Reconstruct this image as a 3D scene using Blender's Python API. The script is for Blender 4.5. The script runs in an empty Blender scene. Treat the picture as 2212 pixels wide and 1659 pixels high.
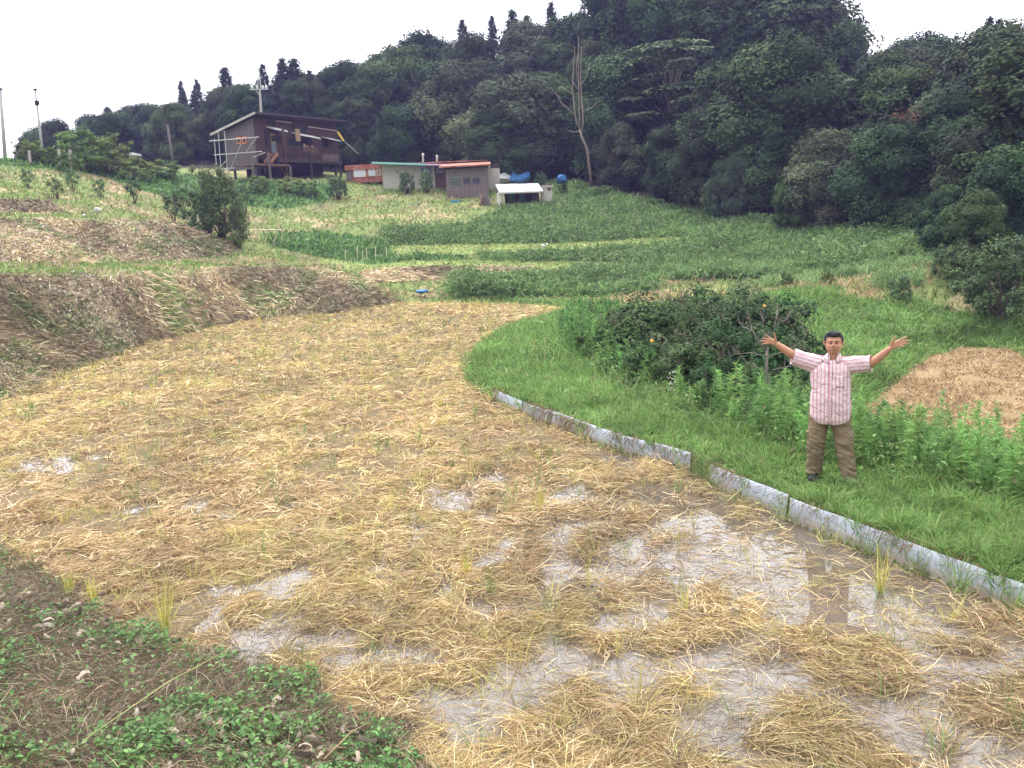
import bpy, bmesh, math, random
import numpy as np
from mathutils import Vector, Matrix, geometry
R_ = math.radians
SC = bpy.context.scene
COL = SC.collection
rnd = random.Random(7)
# ------------------------------------------------------------------ camera
CAM_H = 3.45                       # eye height above the flooded paddy (z = 0); the photographer stands on the bank above it
PITCH, ROLL, FPX = R_(10.0), R_(3.0), 900.0
cam_d = bpy.data.cameras.new('camera'); cam = bpy.data.objects.new('camera', cam_d); COL.objects.link(cam)
cF = Vector((0, math.cos(PITCH), -math.sin(PITCH)))
cR0 = Vector((1, 0, 0)); cU0 = Vector((0, math.sin(PITCH), math.cos(PITCH)))
cR = cR0*math.cos(ROLL) - cU0*math.sin(ROLL); cU = cU0*math.cos(ROLL) + cR0*math.sin(ROLL)
cam.matrix_world = Matrix(((cR.x, cU.x, -cF.x, 0), (cR.y, cU.y, -cF.y, 0), (cR.z, cU.z, -cF.z, CAM_H), (0, 0, 0, 1)))
cam_d.sensor_width = 36; cam_d.lens = 36*FPX/1024; cam_d.clip_end = 2000; cam_d.clip_start = 0.05
SC.camera = cam
# ------------------------------------------------------------------ world: bright thin overcast
SUN_EL, SUN_AZ = R_(64), R_(-12)    # azimuth clockwise from +Y
w = bpy.data.worlds.new('World'); SC.world = w; w.use_nodes = True
nt = w.node_tree; nt.nodes.clear()
out = nt.nodes.new('ShaderNodeOutputWorld'); bg = nt.nodes.new('ShaderNodeBackground'); bg.inputs[1].default_value = 0.12
sky = nt.nodes.new('ShaderNodeTexSky'); sky.sky_type = 'NISHITA'; sky.sun_disc = False
sky.sun_elevation = SUN_EL; sky.sun_rotation = SUN_AZ
tc = nt.nodes.new('ShaderNodeTexCoord')
dotn = nt.nodes.new('ShaderNodeVectorMath'); dotn.operation = 'DOT_PRODUCT'
sd = (math.sin(SUN_AZ)*math.cos(SUN_EL), math.cos(SUN_AZ)*math.cos(SUN_EL), math.sin(SUN_EL))
nrm = nt.nodes.new('ShaderNodeVectorMath'); nrm.operation = 'NORMALIZE'
nt.links.new(tc.outputs['Generated'], nrm.inputs[0]); nt.links.new(nrm.outputs[0], dotn.inputs[0]); dotn.inputs[1].default_value = sd
ramp = nt.nodes.new('ShaderNodeMapRange'); ramp.inputs[1].default_value = -0.2; ramp.inputs[2].default_value = 1.0
ramp.inputs[3].default_value = 5.0; ramp.inputs[4].default_value = 27.0
nt.links.new(dotn.outputs['Value'], ramp.inputs[0])
nz = nt.nodes.new('ShaderNodeTexNoise'); nz.inputs['Scale'].default_value = 2.2; nz.inputs['Detail'].default_value = 4
nt.links.new(nrm.outputs[0], nz.inputs['Vector'])
nzr = nt.nodes.new('ShaderNodeMapRange'); nzr.inputs[3].default_value = 0.82; nzr.inputs[4].default_value = 1.18
nt.links.new(nz.outputs[0], nzr.inputs[0])
mul = nt.nodes.new('ShaderNodeMath'); mul.operation = 'MULTIPLY'
nt.links.new(ramp.outputs[0], mul.inputs[0]); nt.links.new(nzr.outputs[0], mul.inputs[1])
cl = nt.nodes.new('ShaderNodeVectorMath'); cl.operation = 'SCALE'; cl.inputs[0].default_value = (0.98, 0.985, 1.0)
nt.links.new(mul.outputs[0], cl.inputs['Scale'])
mx = nt.nodes.new('ShaderNodeMix'); mx.data_type = 'RGBA'; mx.inputs[0].default_value = 0.85
nt.links.new(sky.outputs[0], mx.inputs[6]); nt.links.new(cl.outputs[0], mx.inputs[7])
nt.links.new(mx.outputs[2], bg.inputs[0]); nt.links.new(bg.outputs[0], out.inputs[0])
# ------------------------------------------------------------------ sun behind thin cloud
sl = bpy.data.lights.new('sun', 'SUN'); sl.energy = 2.0; sl.angle = R_(11); sl.color = (1.0, 0.96, 0.88)
so = bpy.data.objects.new('sun', sl); COL.objects.link(so)
so.rotation_euler = Vector(sd).to_track_quat('Z', 'Y').to_euler(); so.location = (0, 0, 60)
SC.view_settings.view_transform = 'Standard'; SC.view_settings.look = 'None'; SC.view_settings.exposure = 0.66; SC.view_settings.gamma = 1
SC.cycles.max_bounces = 5; SC.cycles.diffuse_bounces = 2; SC.cycles.glossy_bounces = 2; SC.cycles.transmission_bounces = 3
SC.cycles.transparent_max_bounces = 6; SC.cycles.volume_bounces = 0
# ------------------------------------------------------------------ helpers
K = 1659/768.0                     # my survey notes are in a 2212 x 1659 copy of the frame
def ray(u, v):
    return cF + cR*((u/K-512)/FPX) - cU*((v/K-384)/FPX)
def P(u, v, d):                    # survey sight line at forward distance d
    r = ray(u, v); t = d/r.y; return Vector((r.x*t, d, CAM_H + r.z*t))
def Pz(u, v, z=0.0):
    r = ray(u, v); t = (z-CAM_H)/r.z; return Vector((r.x*t, r.y*t, z))
def proj(X):
    d = X - np.array([0, 0, CAM_H]); f = d@np.array(cF); f = np.where(f < 0.2, 0.2, f)
    return (512 + FPX*(d@np.array(cR))/f)*K, (384 - FPX*(d@np.array(cU))/f)*K
def setp(o, label=None, cat=None, group=None, kind=None):
    for k, v in (('label', label), ('category', cat), ('group', group), ('kind', kind)):
        if v: o[k] = v
    return o
def wloc(o):
    p = Vector((0, 0, 0))
    while o: p += o.location; o = o.parent
    return p
def np_mesh(name, V, Fs, mat, parent=None, col=None, smooth=False, attrs=None):
    V = np.asarray(V, dtype=np.float64)
    if parent is not None: V = V - np.array(wloc(parent))
    if not isinstance(Fs, list): Fs = [Fs]
    Fs = [np.asarray(f, dtype=np.int32) for f in Fs if len(f)]
    me = bpy.data.meshes.new(name); me.vertices.add(len(V)); me.vertices.foreach_set('co', V.astype(np.float32).ravel())
    nl = sum(f.size for f in Fs); npoly = sum(len(f) for f in Fs)
    me.loops.add(nl); me.polygons.add(npoly)
    me.loops.foreach_set('vertex_index', np.concatenate([f.ravel() for f in Fs]))
    st = []; o = 0
    for f in Fs:
        st.append(o + np.arange(len(f))*f.shape[1]); o += f.size
    me.polygons.foreach_set('loop_start', np.concatenate(st).astype(np.int32))
    if col is not None:
        a = me.color_attributes.new('Col', 'FLOAT_COLOR', 'POINT')
        c = np.ones((len(V), 4), dtype=np.float32); c[:, :3] = col; a.data.foreach_set('color', c.ravel())
    if attrs:
        for k, v in attrs.items():
            a = me.attributes.new(k, 'FLOAT', 'POINT'); a.data.foreach_set('value', np.asarray(v, dtype=np.float32))
    me.update(calc_edges=True)
    if smooth: me.polygons.foreach_set('use_smooth', np.ones(npoly, dtype=bool))
    if mat: me.materials.append(mat)
    ob = bpy.data.objects.new(name, me); COL.objects.link(ob)
    if parent is not None: ob.parent = parent
    return ob
def empty(name, loc, label=None, cat=None, group=None):
    o = bpy.data.objects.new(name, None); COL.objects.link(o); o.location = loc; o.empty_display_size = 0.2
    return setp(o, label, cat, group)
def copy_tree(root, loc, rz=0.0, s=1.0, label=None, group=None, cat=None):
    r = root.copy(); COL.objects.link(r); r.location = loc; r.rotation_euler = (0, 0, rz)
    r.scale = s if isinstance(s, tuple) else (s, s, s)
    setp(r, label, cat, group)
    for ch in list(root.children):
        c = ch.copy(); COL.objects.link(c); c.parent = r
        for g in list(ch.children):
            e = g.copy(); COL.objects.link(e); e.parent = c
    return r
class MB:
    """collects shapes (world coordinates) that become ONE mesh"""
    def __init__(s): s.v = []; s.f = []
    def add(s, vs, fs):
        n = len(s.v); s.v += [tuple(v) for v in vs]; s.f += [tuple(i+n for i in f) for f in fs]; return s
    def box(s, c, h, M=None):      # centre, half sizes, 3x3 axes
        c = Vector(c); vs = []
        for i in (-1, 1):
            for j in (-1, 1):
                for k in (-1, 1):
                    q = Vector((i*h[0], j*h[1], k*h[2])); vs.append(c + (M@q if M else q))
        return s.add(vs, [(0, 1, 3, 2), (4, 6, 7, 5), (0, 4, 5, 1), (2, 3, 7, 6), (0, 2, 6, 4), (1, 5, 7, 3)])
    def tube(s, pts, rad, n=8, cap=True):
        pts = [Vector(p) for p in pts]; rad = rad if isinstance(rad, (list, tuple)) else [rad]*len(pts)
        vs = []; up = Vector((0.13, 0.21, 0.97))
        for i, p in enumerate(pts):
            t = (pts[min(i+1, len(pts)-1)] - pts[max(i-1, 0)]).normalized()
            a = t.cross(up)
            if a.length < 0.05: a = t.cross(Vector((1, 0, 0)))
            a.normalize(); b = t.cross(a)
            for k in range(n):
                an = 2*math.pi*k/n; vs.append(p + (a*math.cos(an)+b*math.sin(an))*rad[i])
        fs = [(i*n+k, i*n+(k+1) % n, (i+1)*n+(k+1) % n, (i+1)*n+k) for i in range(len(pts)-1) for k in range(n)]
        if cap: fs += [tuple(range(n))[::-1], tuple((len(pts)-1)*n+k for k in range(n))]
        return s.add(vs, fs)
    def beam(s, a, b, w, h):
        a = Vector(a); b = Vector(b); t = (b-a); L = t.length; t.normalize()
        sd_ = t.cross(Vector((0, 0, 1)))
        if sd_.length < 0.05: sd_ = Vector((1, 0, 0))
        sd_.normalize(); u = sd_.cross(t)
        M = Matrix((t, sd_, u)).transposed()
        return s.box((a+b)/2, (L/2, w/2, h/2), M)
    def prism(s, pts, off):        # extrude polygon pts by vector off
        n = len(pts); off = Vector(off); vs = [Vector(p) for p in pts] + [Vector(p)+off for p in pts]
        return s.add(vs, [tuple(range(n))[::-1], tuple(range(n, 2*n))] + [(i, (i+1) % n, n+(i+1) % n, n+i) for i in range(n)])
    def build(s, name, mat, parent=None, smooth=False, bevel=0):
        off = wloc(parent) if parent else Vector((0, 0, 0))
        me = bpy.data.meshes.new(name); me.from_pydata([tuple(Vector(v)-off) for v in s.v], [], s.f); me.update()
        bm = bmesh.new(); bm.from_mesh(me); bmesh.ops.recalc_face_normals(bm, faces=bm.faces)
        if bevel: bmesh.ops.bevel(bm, geom=[e for e in bm.edges], offset=bevel, segments=1, affect='EDGES')
        bm.to_mesh(me); bm.free()
        if smooth: me.polygons.foreach_set('use_smooth', [True]*len(me.polygons))
        me.materials.append(mat); ob = bpy.data.objects.new(name, me); COL.objects.link(ob)
        if parent: ob.parent = parent
        return ob
# noise
def _h(ix, iy, s):
    n = (ix*374761393 + iy*668265263 + s*1442695041) & 0xffffffff
    n = ((n ^ (n >> 13))*1274126177) & 0xffffffff
    return ((n ^ (n >> 16)) & 0xffff)/65535.0
def vnoise(x, y, s=0):
    x = np.asarray(x, float); y = np.asarray(y, float)
    ix = np.floor(x).astype(np.int64); iy = np.floor(y).astype(np.int64); fx = x-ix; fy = y-iy
    fx = fx*fx*(3-2*fx); fy = fy*fy*(3-2*fy)
    a = _h(ix, iy, s); b = _h(ix+1, iy, s); c = _h(ix, iy+1, s); d = _h(ix+1, iy+1, s)
    return (a*(1-fx)+b*fx)*(1-fy) + (c*(1-fx)+d*fx)*fy
def fbm(x, y, s=0, o=4):
    r = 0; a = 0.5; t = 0
    for i in range(o):
        r = r + a*vnoise(x*2**i, y*2**i, s+i*17); t += a; a *= 0.5
    return r/t
# ------------------------------------------------------------------ materials
def mat(name, col, rough=0.8, var=0.25, scale=3.0, attr=False, trans=0.0, bump=0.0, spec=0.3, objrand=0.0, col2=None, stretch=None, metal=0.0):
    m = bpy.data.materials.new(name); m.use_nodes = True; t = m.node_tree; N = t.nodes; L = t.links
    b = N['Principled BSDF']; b.inputs['Roughness'].default_value = rough; b.inputs['Specular IOR Level'].default_value = spec
    b.inputs['Metallic'].default_value = metal
    if attr:
        a = N.new('ShaderNodeAttribute'); a.attribute_name = 'Col'; c = a.outputs['Color']
    else:
        a = N.new('ShaderNodeRGB'); a.outputs[0].default_value = (*col, 1); c = a.outputs[0]
    if var or col2 or bump:
        tcn = N.new('ShaderNodeTexCoord'); vec = tcn.outputs['Object']
        if stretch:
            mp = N.new('ShaderNodeMapping'); mp.inputs['Scale'].default_value = stretch; L.new(vec, mp.inputs[0]); vec = mp.outputs[0]
        n = N.new('ShaderNodeTexNoise'); n.inputs['Scale'].default_value = scale; n.inputs['Detail'].default_value = 5; n.inputs['Roughness'].default_value = 0.65
        L.new(vec, n.inputs['Vector'])
    if col2:
        q = N.new('ShaderNodeMix'); q.data_type = 'RGBA'; r = N.new('ShaderNodeMapRange'); r.inputs[1].default_value = 0.42; r.inputs[2].default_value = 0.6
        L.new(n.outputs[0], r.inputs[0]); L.new(r.outputs[0], q.inputs[0]); L.new(c, q.inputs[6]); q.inputs[7].default_value = (*col2, 1); c = q.outputs[2]
    if var:
        r = N.new('ShaderNodeMapRange'); r.inputs[1].default_value = 0.25; r.inputs[2].default_value = 0.75
        r.inputs[3].default_value = 1-var; r.inputs[4].default_value = 1+var; L.new(n.outputs[0], r.inputs[0])
        q = N.new('ShaderNodeVectorMath'); q.operation = 'SCALE'; L.new(c, q.inputs[0]); L.new(r.outputs[0], q.inputs['Scale']); c = q.outputs[0]
    if objrand:
        oi = N.new('ShaderNodeObjectInfo'); hs = N.new('ShaderNodeHueSaturation')
        r = N.new('ShaderNodeMapRange'); r.inputs[3].default_value = 1-objrand; r.inputs[4].default_value = 1+objrand
        L.new(oi.outputs['Random'], r.inputs[0]); L.new(r.outputs[0], hs.inputs['Value'])
        r2 = N.new('ShaderNodeMapRange'); r2.inputs[3].default_value = 0.47; r2.inputs[4].default_value = 0.52
        mm = N.new('ShaderNodeMath'); mm.operation = 'FRACT'; mq = N.new('ShaderNodeMath'); mq.operation = 'MULTIPLY'; mq.inputs[1].default_value = 7.31
        L.new(oi.outputs['Random'], mq.inputs[0]); L.new(mq.outputs[0], mm.inputs[0]); L.new(mm.outputs[0], r2.inputs[0]); L.new(r2.outputs[0], hs.inputs['Hue'])
        L.new(c, hs.inputs['Color']); c = hs.outputs[0]
    L.new(c, b.inputs['Base Color'])
    if bump:
        bp = N.new('ShaderNodeBump'); bp.inputs['Strength'].default_value = bump; bp.inputs['Distance'].default_value = 0.05
        L.new(n.outputs[0], bp.inputs['Height']); L.new(bp.outputs[0], b.inputs['Normal'])
    if trans:
        tr = N.new('ShaderNodeBsdfTranslucent'); L.new(c, tr.inputs[0]); ms = N.new('ShaderNodeMixShader'); ms.inputs[0].default_value = trans
        L.new(b.outputs[0], ms.inputs[1]); L.new(tr.outputs[0], ms.inputs[2]); L.new(ms.outputs[0], N['Material Output'].inputs[0])
    return m
# ------------------------------------------------------------------ terrain: break lines of the terraces
TV = []; TE = []
def line(pts, close=False):
    base = len(TV); TV.extend([Vector(p) for p in pts])
    for i in range(len(pts)-1): TE.append((base+i, base+i+1))
    return pts
def PL(l): return [P(u, v, d) for u, v, d in l]
def dens(pts, step):
    o = []
    for a, b in zip(pts[:-1], pts[1:]):
        n = max(1, int((b-a).length/step)); o += [a.lerp(b, i/n) for i in range(n)]
    return o+[pts[-1]]
def smooth_line(pts, it=2):
    for _ in range(it):
        q = [pts[0]]
        for a, b in zip(pts[:-1], pts[1:]): q += [a.lerp(b, .25), a.lerp(b, .75)]
        pts = q+[pts[-1]]
    return pts
def offs(pts, d, z=None, dz=0.0):     # offset to the right-hand side of travel in plan
    o = []
    for i, p in enumerate(pts):
        t = pts[min(i+1, len(pts)-1)] - pts[max(i-1, 0)]; n = Vector((t.y, -t.x, 0)).normalized()
        q = p + n*d; q.z = z if z is not None else p.z+dz; o.append(q)
    return o
foot_left = [Pz(u, v) for u, v in ((-520, 1030), (-200, 930), (0, 868), (60, 850), (200, 790), (330, 742), (450, 712), (560, 692), (700, 682), (870, 668))]
far_edge = [Pz(u, v) for u, v in ((870, 668), (1000, 660), (1130, 662), (1235, 668))]
edge_right = [Pz(u, v) for u, v in ((1235, 668), (1150, 695), (1080, 722), (1020, 762), (1003, 800), (1022, 840), (1062, 866))]
sheet_base = [Pz(u, v) for u, v in ((1062, 866), (1190, 925), (1350, 985), (1480, 1015), (1560, 1062), (1700, 1125), (1850, 1185), (2000, 1245), (2212, 1325), (2600, 1470), (3000, 1640))]
sheet_base = smooth_line(sheet_base, 2); edge_right = smooth_line(edge_right, 1)
fore_foot = [Pz(u, v) for u, v in ((-520, 1030), (-300, 1100), (0, 1190), (200, 1310), (380, 1400), (520, 1425), (650, 1495), (800, 1560), (950, 1680), (1200, 1850), (1700, 2050), (2400, 2200), (3000, 1800), (3000, 1640))]
line(foot_left+far_edge[1:]+edge_right[1:]+sheet_base[1:]); line(fore_foot)
BH = 0.27
bund_in = offs(edge_right+sheet_base[1:], -0.0)
lip = []
full = edge_right+sheet_base[1:]
n_er = len(edge_right)
for i, p in enumerate(offs(full, -1.0)):
    k = min(1, max(0, (i-1)/6)); base = full[i]; dirv = Vector((p.x-base.x, p.y-base.y, 0))
    off = 0.55 if i < n_er-1 else 0.10
    q = base + dirv*off; q.z = BH*k*0.9+0.02; lip.append(q)
line(lip)
crest_out = smooth_line([Pz(u, v, .3) for u, v in ((1290, 672), (1240, 700), (1235, 745), (1275, 790), (1360, 835), (1500, 885), (1650, 935), (1750, 975), (1900, 1010), (2050, 1040), (2212, 1080), (2600, 1180), (3000, 1290))], 1)
line(crest_out); line(offs(crest_out, -1.3, -0.62))
# right-hand lower field and the grass mound behind it
rf = [Pz(u, v, -.8) for u, v in ((1850, 890), (1900, 850), (1962, 800), (2010, 768), (2080, 748), (2190, 752), (2250, 790), (2500, 850), (2900, 900))]
line(rf)
line([Pz(u, v, -.8) for u, v in ((1860, 900), (2000, 925), (2212, 960), (2600, 1040))])
line(offs(rf, -0.9, None, 0.45))
line(PL([(1560, 655, 31), (1640, 650, 32), (1750, 634, 32), (1850, 642, 31), (1950, 670, 29), (2050, 700, 27), (2212, 722, 26), (2500, 760, 24), (2900, 800, 22)]))
line([Pz(u, v, -.65) for u, v in ((1330, 740), (1420, 730), (1600, 735), (1720, 760))])
line([Pz(u, v, -.6) for u, v in ((1340, 800), (1500, 830), (1700, 850))])
# foot of the tall green bank, path, forest edge
line(PL([(1240, 606, 43), (1460, 607, 42), (1650, 604, 40), (1800, 599, 38), (1900, 592, 36), (2000, 578, 33.5), (2100, 592, 30), (2250, 622, 28), (2600, 680, 26), (2900, 700, 25)]))
line(PL([(1270, 648, 39), (1400, 645, 38), (1600, 630, 37), (1750, 618, 36), (1900, 625, 33), (2050, 650, 29.5)]))
line(PL([(1290, 410, 68), (1400, 436, 62), (1600, 474, 54), (1800, 502, 47), (2030, 514, 41), (2250, 528, 37), (2600, 545, 34), (2900, 550, 32)]))
line(PL([(850, 541, 51), (1000, 538, 52), (1230, 534, 52), (1500, 522, 50)]))
line(PL([(830, 496, 55), (1000, 493, 57), (1150, 493, 57), (1300, 505, 55)])); line(PL([(830, 532, 52.6), (1000, 529, 53.5), (1230, 526, 53.5), (1480, 515, 51.5)]))
line(PL([(1030, 566, 49.5), (1240, 567, 49), (1400, 580, 46)]))
line(PL([(590, 532, 50), (700, 562, 48), (800, 577, 47), (900, 570, 47), (1000, 565, 48), (1100, 571, 47.5), (1235, 574, 47)]))
line(PL([(800, 612, 44), (900, 606, 45), (1000, 600, 45.4), (1100, 600, 45.4), (1235, 594, 45)]))
line(PL([(880, 648, 41), (1000, 640, 41.5), (1230, 640, 41)]))
# left-hand banks
line(PL([(-520, 640, 24), (-200, 610, 25), (0, 592, 27), (200, 590, 31), (400, 585, 36), (500, 575, 40), (600, 572, 42), (700, 580, 42), (760, 600, 41.6), (830, 632, 40.6), (875, 657, 39.8)]))
line(PL([(-520, 590, 28), (0, 572, 31), (200, 572, 35), (400, 565, 41), (480, 556, 44), (520, 549, 46)]))
line(PL([(-520, 470, 33), (0, 471, 36), (150, 473, 39), (300, 477, 43), (400, 483, 46), (440, 505, 46.5), (510, 543, 47)]))
line(PL([(-520, 462, 38), (0, 465, 41), (120, 467, 44), (300, 463, 50), (400, 457, 54)]))
line(PL([(-300, 428, 43), (0, 430, 44), (90, 433, 46), (120, 443, 47)]))
line(PL([(-520, 370, 50), (0, 395, 50), (200, 412, 54), (350, 430, 56)]))
line(PL([(-520, 320, 58), (0, 347, 58), (80, 352, 60), (150, 364, 62), (300, 374, 66), (400, 386, 70), (450, 392, 73)]))
line(PL([(450, 500, 52), (590, 502, 54), (720, 492, 56)]))
line(PL([(450, 470, 56), (500, 472, 58), (600, 464, 60), (720, 457, 62), (850, 457, 62), (970, 454, 62), (1100, 457, 61), (1200, 457, 61), (1270, 435, 64)]))
line(PL([(480, 430, 64), (600, 425, 66), (740, 425, 67), (880, 425, 67)]))
line(PL([(480, 389, 70), (600, 391, 71), (730, 394, 71), (800, 401, 71.5), (920, 407, 70), (1000, 424, 67), (1080, 412, 69), (1200, 400, 71), (1280, 400, 71)]))
line(PL([(-520, 330, 85), (0, 380, 85), (300, 357, 85), (600, 366, 86), (900, 377, 84), (1200, 378, 80), (1290, 385, 74)]))
RIDGE = [(-900, 420, 130), (-100, 400, 125), (60, 330, 120), (150, 275, 118), (250, 240, 118), (400, 212, 118), (600, 172, 116), (800, 150, 112), (900, 100, 108), (1000, 65, 104), (1200, 40, 98),
         (1400, -20, 92), (1600, -60, 88), (1740, -20, 83), (1800, 75, 78), (1900, 112, 74), (2000, 80, 72), (2100, 60, 70), (2212, -20, 64), (2600, -60, 60), (3200, -60, 60)]
line([P(u, v, d) - Vector((0, 0, 9.0)) for u, v, d in RIDGE])
line([Vector((p.x*1.6, p.y+70, 2.0)) for p in [P(u, v, d) for u, v, d in RIDGE]])
# the photographer's bank and everything outside the frame
line([Vector(p) for p in ((-9, 7.0, 1.6), (-6, 4.4, 1.15), (-4.2, 4.6, .55), (-3, 3.9, .6), (-1.6, 3.2, .75), (0, 2.9, .9), (3, 2.6, .9), (7, 2.4, .9), (9.5, 1.5, .9))])
line([Vector(p) for p in ((-12, 3.5, 2.2), (-4, 1.9, 1.85), (0, 1.3, 1.85), (5, .9, 1.85), (10, 0, 1.85))])
for p in ((-45, -30, 4), (0, -30, 3.5), (45, -30, 3), (-14, 0, 2.4), (14, -3, 1.8), (-28, 8, 4), (24, 0, 1), (-48, 20, 7), (45, 12, 0), (60, 30, 3), (-60, 45, 9.5), (0, -12, 2.0),
          (-260, 60, 8), (260, 60, 6), (-260, -60, 5), (260, -60, 5), (-260, 300, 4), (260, 300, 4), (0, 300, 2), (0, -60, 4)):
    TV.append(Vector(p))
_r = geometry.delaunay_2d_cdt([Vector((p.x, p.y)) for p in TV], TE, [], 0, 1e-4)
_tv = np.array([[p.x, p.y] for p in _r[0]]); _tz = np.zeros(len(_tv))
_TV = np.array([list(p) for p in TV])
for i, og in enumerate(_r[3]):
    if og: _tz[i] = TV[og[0]].z
    else:
        dd = ((_TV[:, 0]-_tv[i, 0])**2 + (_TV[:, 1]-_tv[i, 1])**2); k = np.argsort(dd)[:3]; ww = 1/(dd[k]+1e-3); _tz[i] = (ww*_TV[k, 2]).sum()/ww.sum()
TRI = [tuple(f) for f in _r[2] if len(f) == 3]
def Hraw(x, y):
    x = np.asarray(x, float).ravel(); y = np.asarray(y, float).ravel(); z = np.full(x.shape, np.nan)
    order = np.argsort(y); ys = y[order]; xs = x[order]; zs = np.full(x.shape, 2.0)
    for f in TRI:
        a, b, c = _tv[f[0]], _tv[f[1]], _tv[f[2]]
        y0 = min(a[1], b[1], c[1]); y1 = max(a[1], b[1], c[1]); i0 = np.searchsorted(ys, y0-1e-6); i1 = np.searchsorted(ys, y1+1e-6)
        if i1 <= i0: continue
        X = xs[i0:i1]; m = (X >= min(a[0], b[0], c[0])-1e-6) & (X <= max(a[0], b[0], c[0])+1e-6)
        idx = np.nonzero(m)[0]
        if not len(idx): continue
        X = X[idx]; Y = ys[i0:i1][idx]; det = (b[1]-c[1])*(a[0]-c[0]) + (c[0]-b[0])*(a[1]-c[1])
        if abs(det) < 1e-12: continue
        l1 = ((b[1]-c[1])*(X-c[0]) + (c[0]-b[0])*(Y-c[1]))/det; l2 = ((c[1]-a[1])*(X-c[0]) + (a[0]-c[0])*(Y-c[1]))/det; l3 = 1-l1-l2
        k = (l1 > -1e-6) & (l2 > -1e-6) & (l3 > -1e-6)
        zs[i0+idx[k]] = l1[k]*_tz[f[0]] + l2[k]*_tz[f[1]] + l3[k]*_tz[f[2]]
    z[order] = zs
    return z
def inpoly(x, y, poly):
    n = len(poly); r = np.zeros(np.shape(x), bool); j = n-1
    for i in range(n):
        xi, yi = poly[i][0], poly[i][1]; xj, yj = poly[j][0], poly[j][1]
        if yi != yj: r ^= ((yi > y) != (yj > y)) & (x < (xj-xi)*(y-yi)/(yj-yi)+xi)
        j = i
    return r
FIELD = [(p.x, p.y) for p in foot_left+far_edge[1:]+edge_right[1:]+sheet_base[1:]] + [(p.x, p.y) for p in fore_foot[::-1]]
WET = [((1880, 1200), 2.4, .75), ((1600, 1180), 2.6, .95), ((1350, 1130), 1.5, .6), ((1500, 1290), 1.7, .7), ((1100, 1250), 1.3, .5), ((900, 1290), 1.2, .5), ((620, 1370), .9, .55), ((700, 1280), 1.0, .3), ((850, 1400), .9, .6), ((980, 1150), 1.4, .4),
       ((60, 1020), .8, .8), ((400, 1150), 1.5, .25), ((1950, 1330), 1.7, .6), ((1700, 1400), 1.3, .4), ((2050, 1450), 1.6, .45), ((1500, 1400), 1.2, .3), ((1040, 1085), 1.2, .5), ((1400, 1540), .9, .4),
       ((1150, 1480), .9, .3), ((1900, 1580), 1.1, .35), ((1100, 1600), .8, .35), ((2150, 1300), 1.2, .4), ((330, 1100), 1.6, .15), ((800, 1050), 2, .1)]
WETP = [(Pz(*a), r, s) for a, r, s in WET]
BROAD = [(Pz(1500, 1330), 3.4, .52), (Pz(1950, 1400), 2.8, .5), (Pz(1150, 1400), 2.6, .44), (Pz(700, 1360), 1.5, .42), (Pz(1300, 1180), 2.4, .42), (Pz(1500, 1560), 2.4, .38), (Pz(2000, 1600), 2.0, .42)]
def wetness(x, y):
    w_ = np.zeros(np.shape(x))
    for p, r, s in BROAD: w_ = np.maximum(w_, s*np.exp(-((((x-p.x)**2)+((y-p.y)*0.8)**2)/(r*r))**2))
    for p, r, s in WETP: w_ = np.maximum(w_, s*np.exp(-(((x-p.x)**2)+((y-p.y)*0.75)**2)/(r*r)))
    return w_
def H(x, y):
    x = np.asarray(x, float); y = np.asarray(y, float); sh = x.shape; x = x.ravel(); y = y.ravel()
    z = Hraw(x, y); inf = inpoly(x, y, FIELD); d = np.hypot(x, y)
    amp = np.clip((d-12)/40, 0.05, .35)
    z = np.where(inf, z + 0.05*(fbm(x*2.1, y*2.1, 3)-0.5) + 0.020 - 0.075*wetness(x, y), z + amp*(fbm(x*.35, y*.35, 5, 5)-.5)*np.clip((d-9)/6, 0.12, 1))
    return z.reshape(sh)
def H1(x, y): return float(H(np.array([x]), np.array([y]))[0])
def G(u, v, d):                    # stand something on the ground at survey column u, distance d
    p = P(u, v, d); p.z = H1(p.x, p.y); return p
# ------------------------------------------------------------------ zones of ground cover (survey outlines)
Z = {}
Z['bankA'] = [(-600, 590), (0, 596), (200, 594), (400, 588), (500, 577), (600, 574), (700, 582), (760, 602), (830, 634), (880, 660), (860, 672), (700, 686), (560, 696), (450, 716), (330, 746), (200, 794), (60, 854), (0, 872), (-600, 1060)]
Z['bankB'] = [(-600, 470), (0, 473), (150, 476), (300, 480), (400, 486), (440, 507), (508, 544), (480, 556), (400, 563), (200, 569), (0, 568), (-600, 585)]
Z['bankC'] = [(-600, 420), (0, 431), (100, 434), (160, 466), (0, 464), (-600, 460)]
Z['brown'] = [(770, 590), (830, 580), (900, 574), (1000, 569), (1100, 573), (1240, 577), (1240, 592), (1100, 600), (1000, 602), (900, 606), (790, 612)]
Z['lush'] = [(1000, 640), (1235, 668), (1150, 693), (1080, 720), (1020, 760), (1003, 800), (1020, 840), (1062, 864), (1190, 922), (1350, 982), (1480, 1012), (1560, 1059), (1700, 1122), (1850, 1182), (2000, 1242), (2212, 1322), (2900, 1500),
             (2900, 700), (2212, 690), (2050, 670), (1950, 640), (1850, 625), (1750, 622), (1650, 640), (1560, 650), (1300, 655)]
Z['rfield'] = [(1850, 880), (1900, 850), (1962, 802), (2010, 770), (2080, 750), (2190, 754), (2250, 792), (2900, 900), (2900, 1000), (2212, 960), (1860, 905)]
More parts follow.
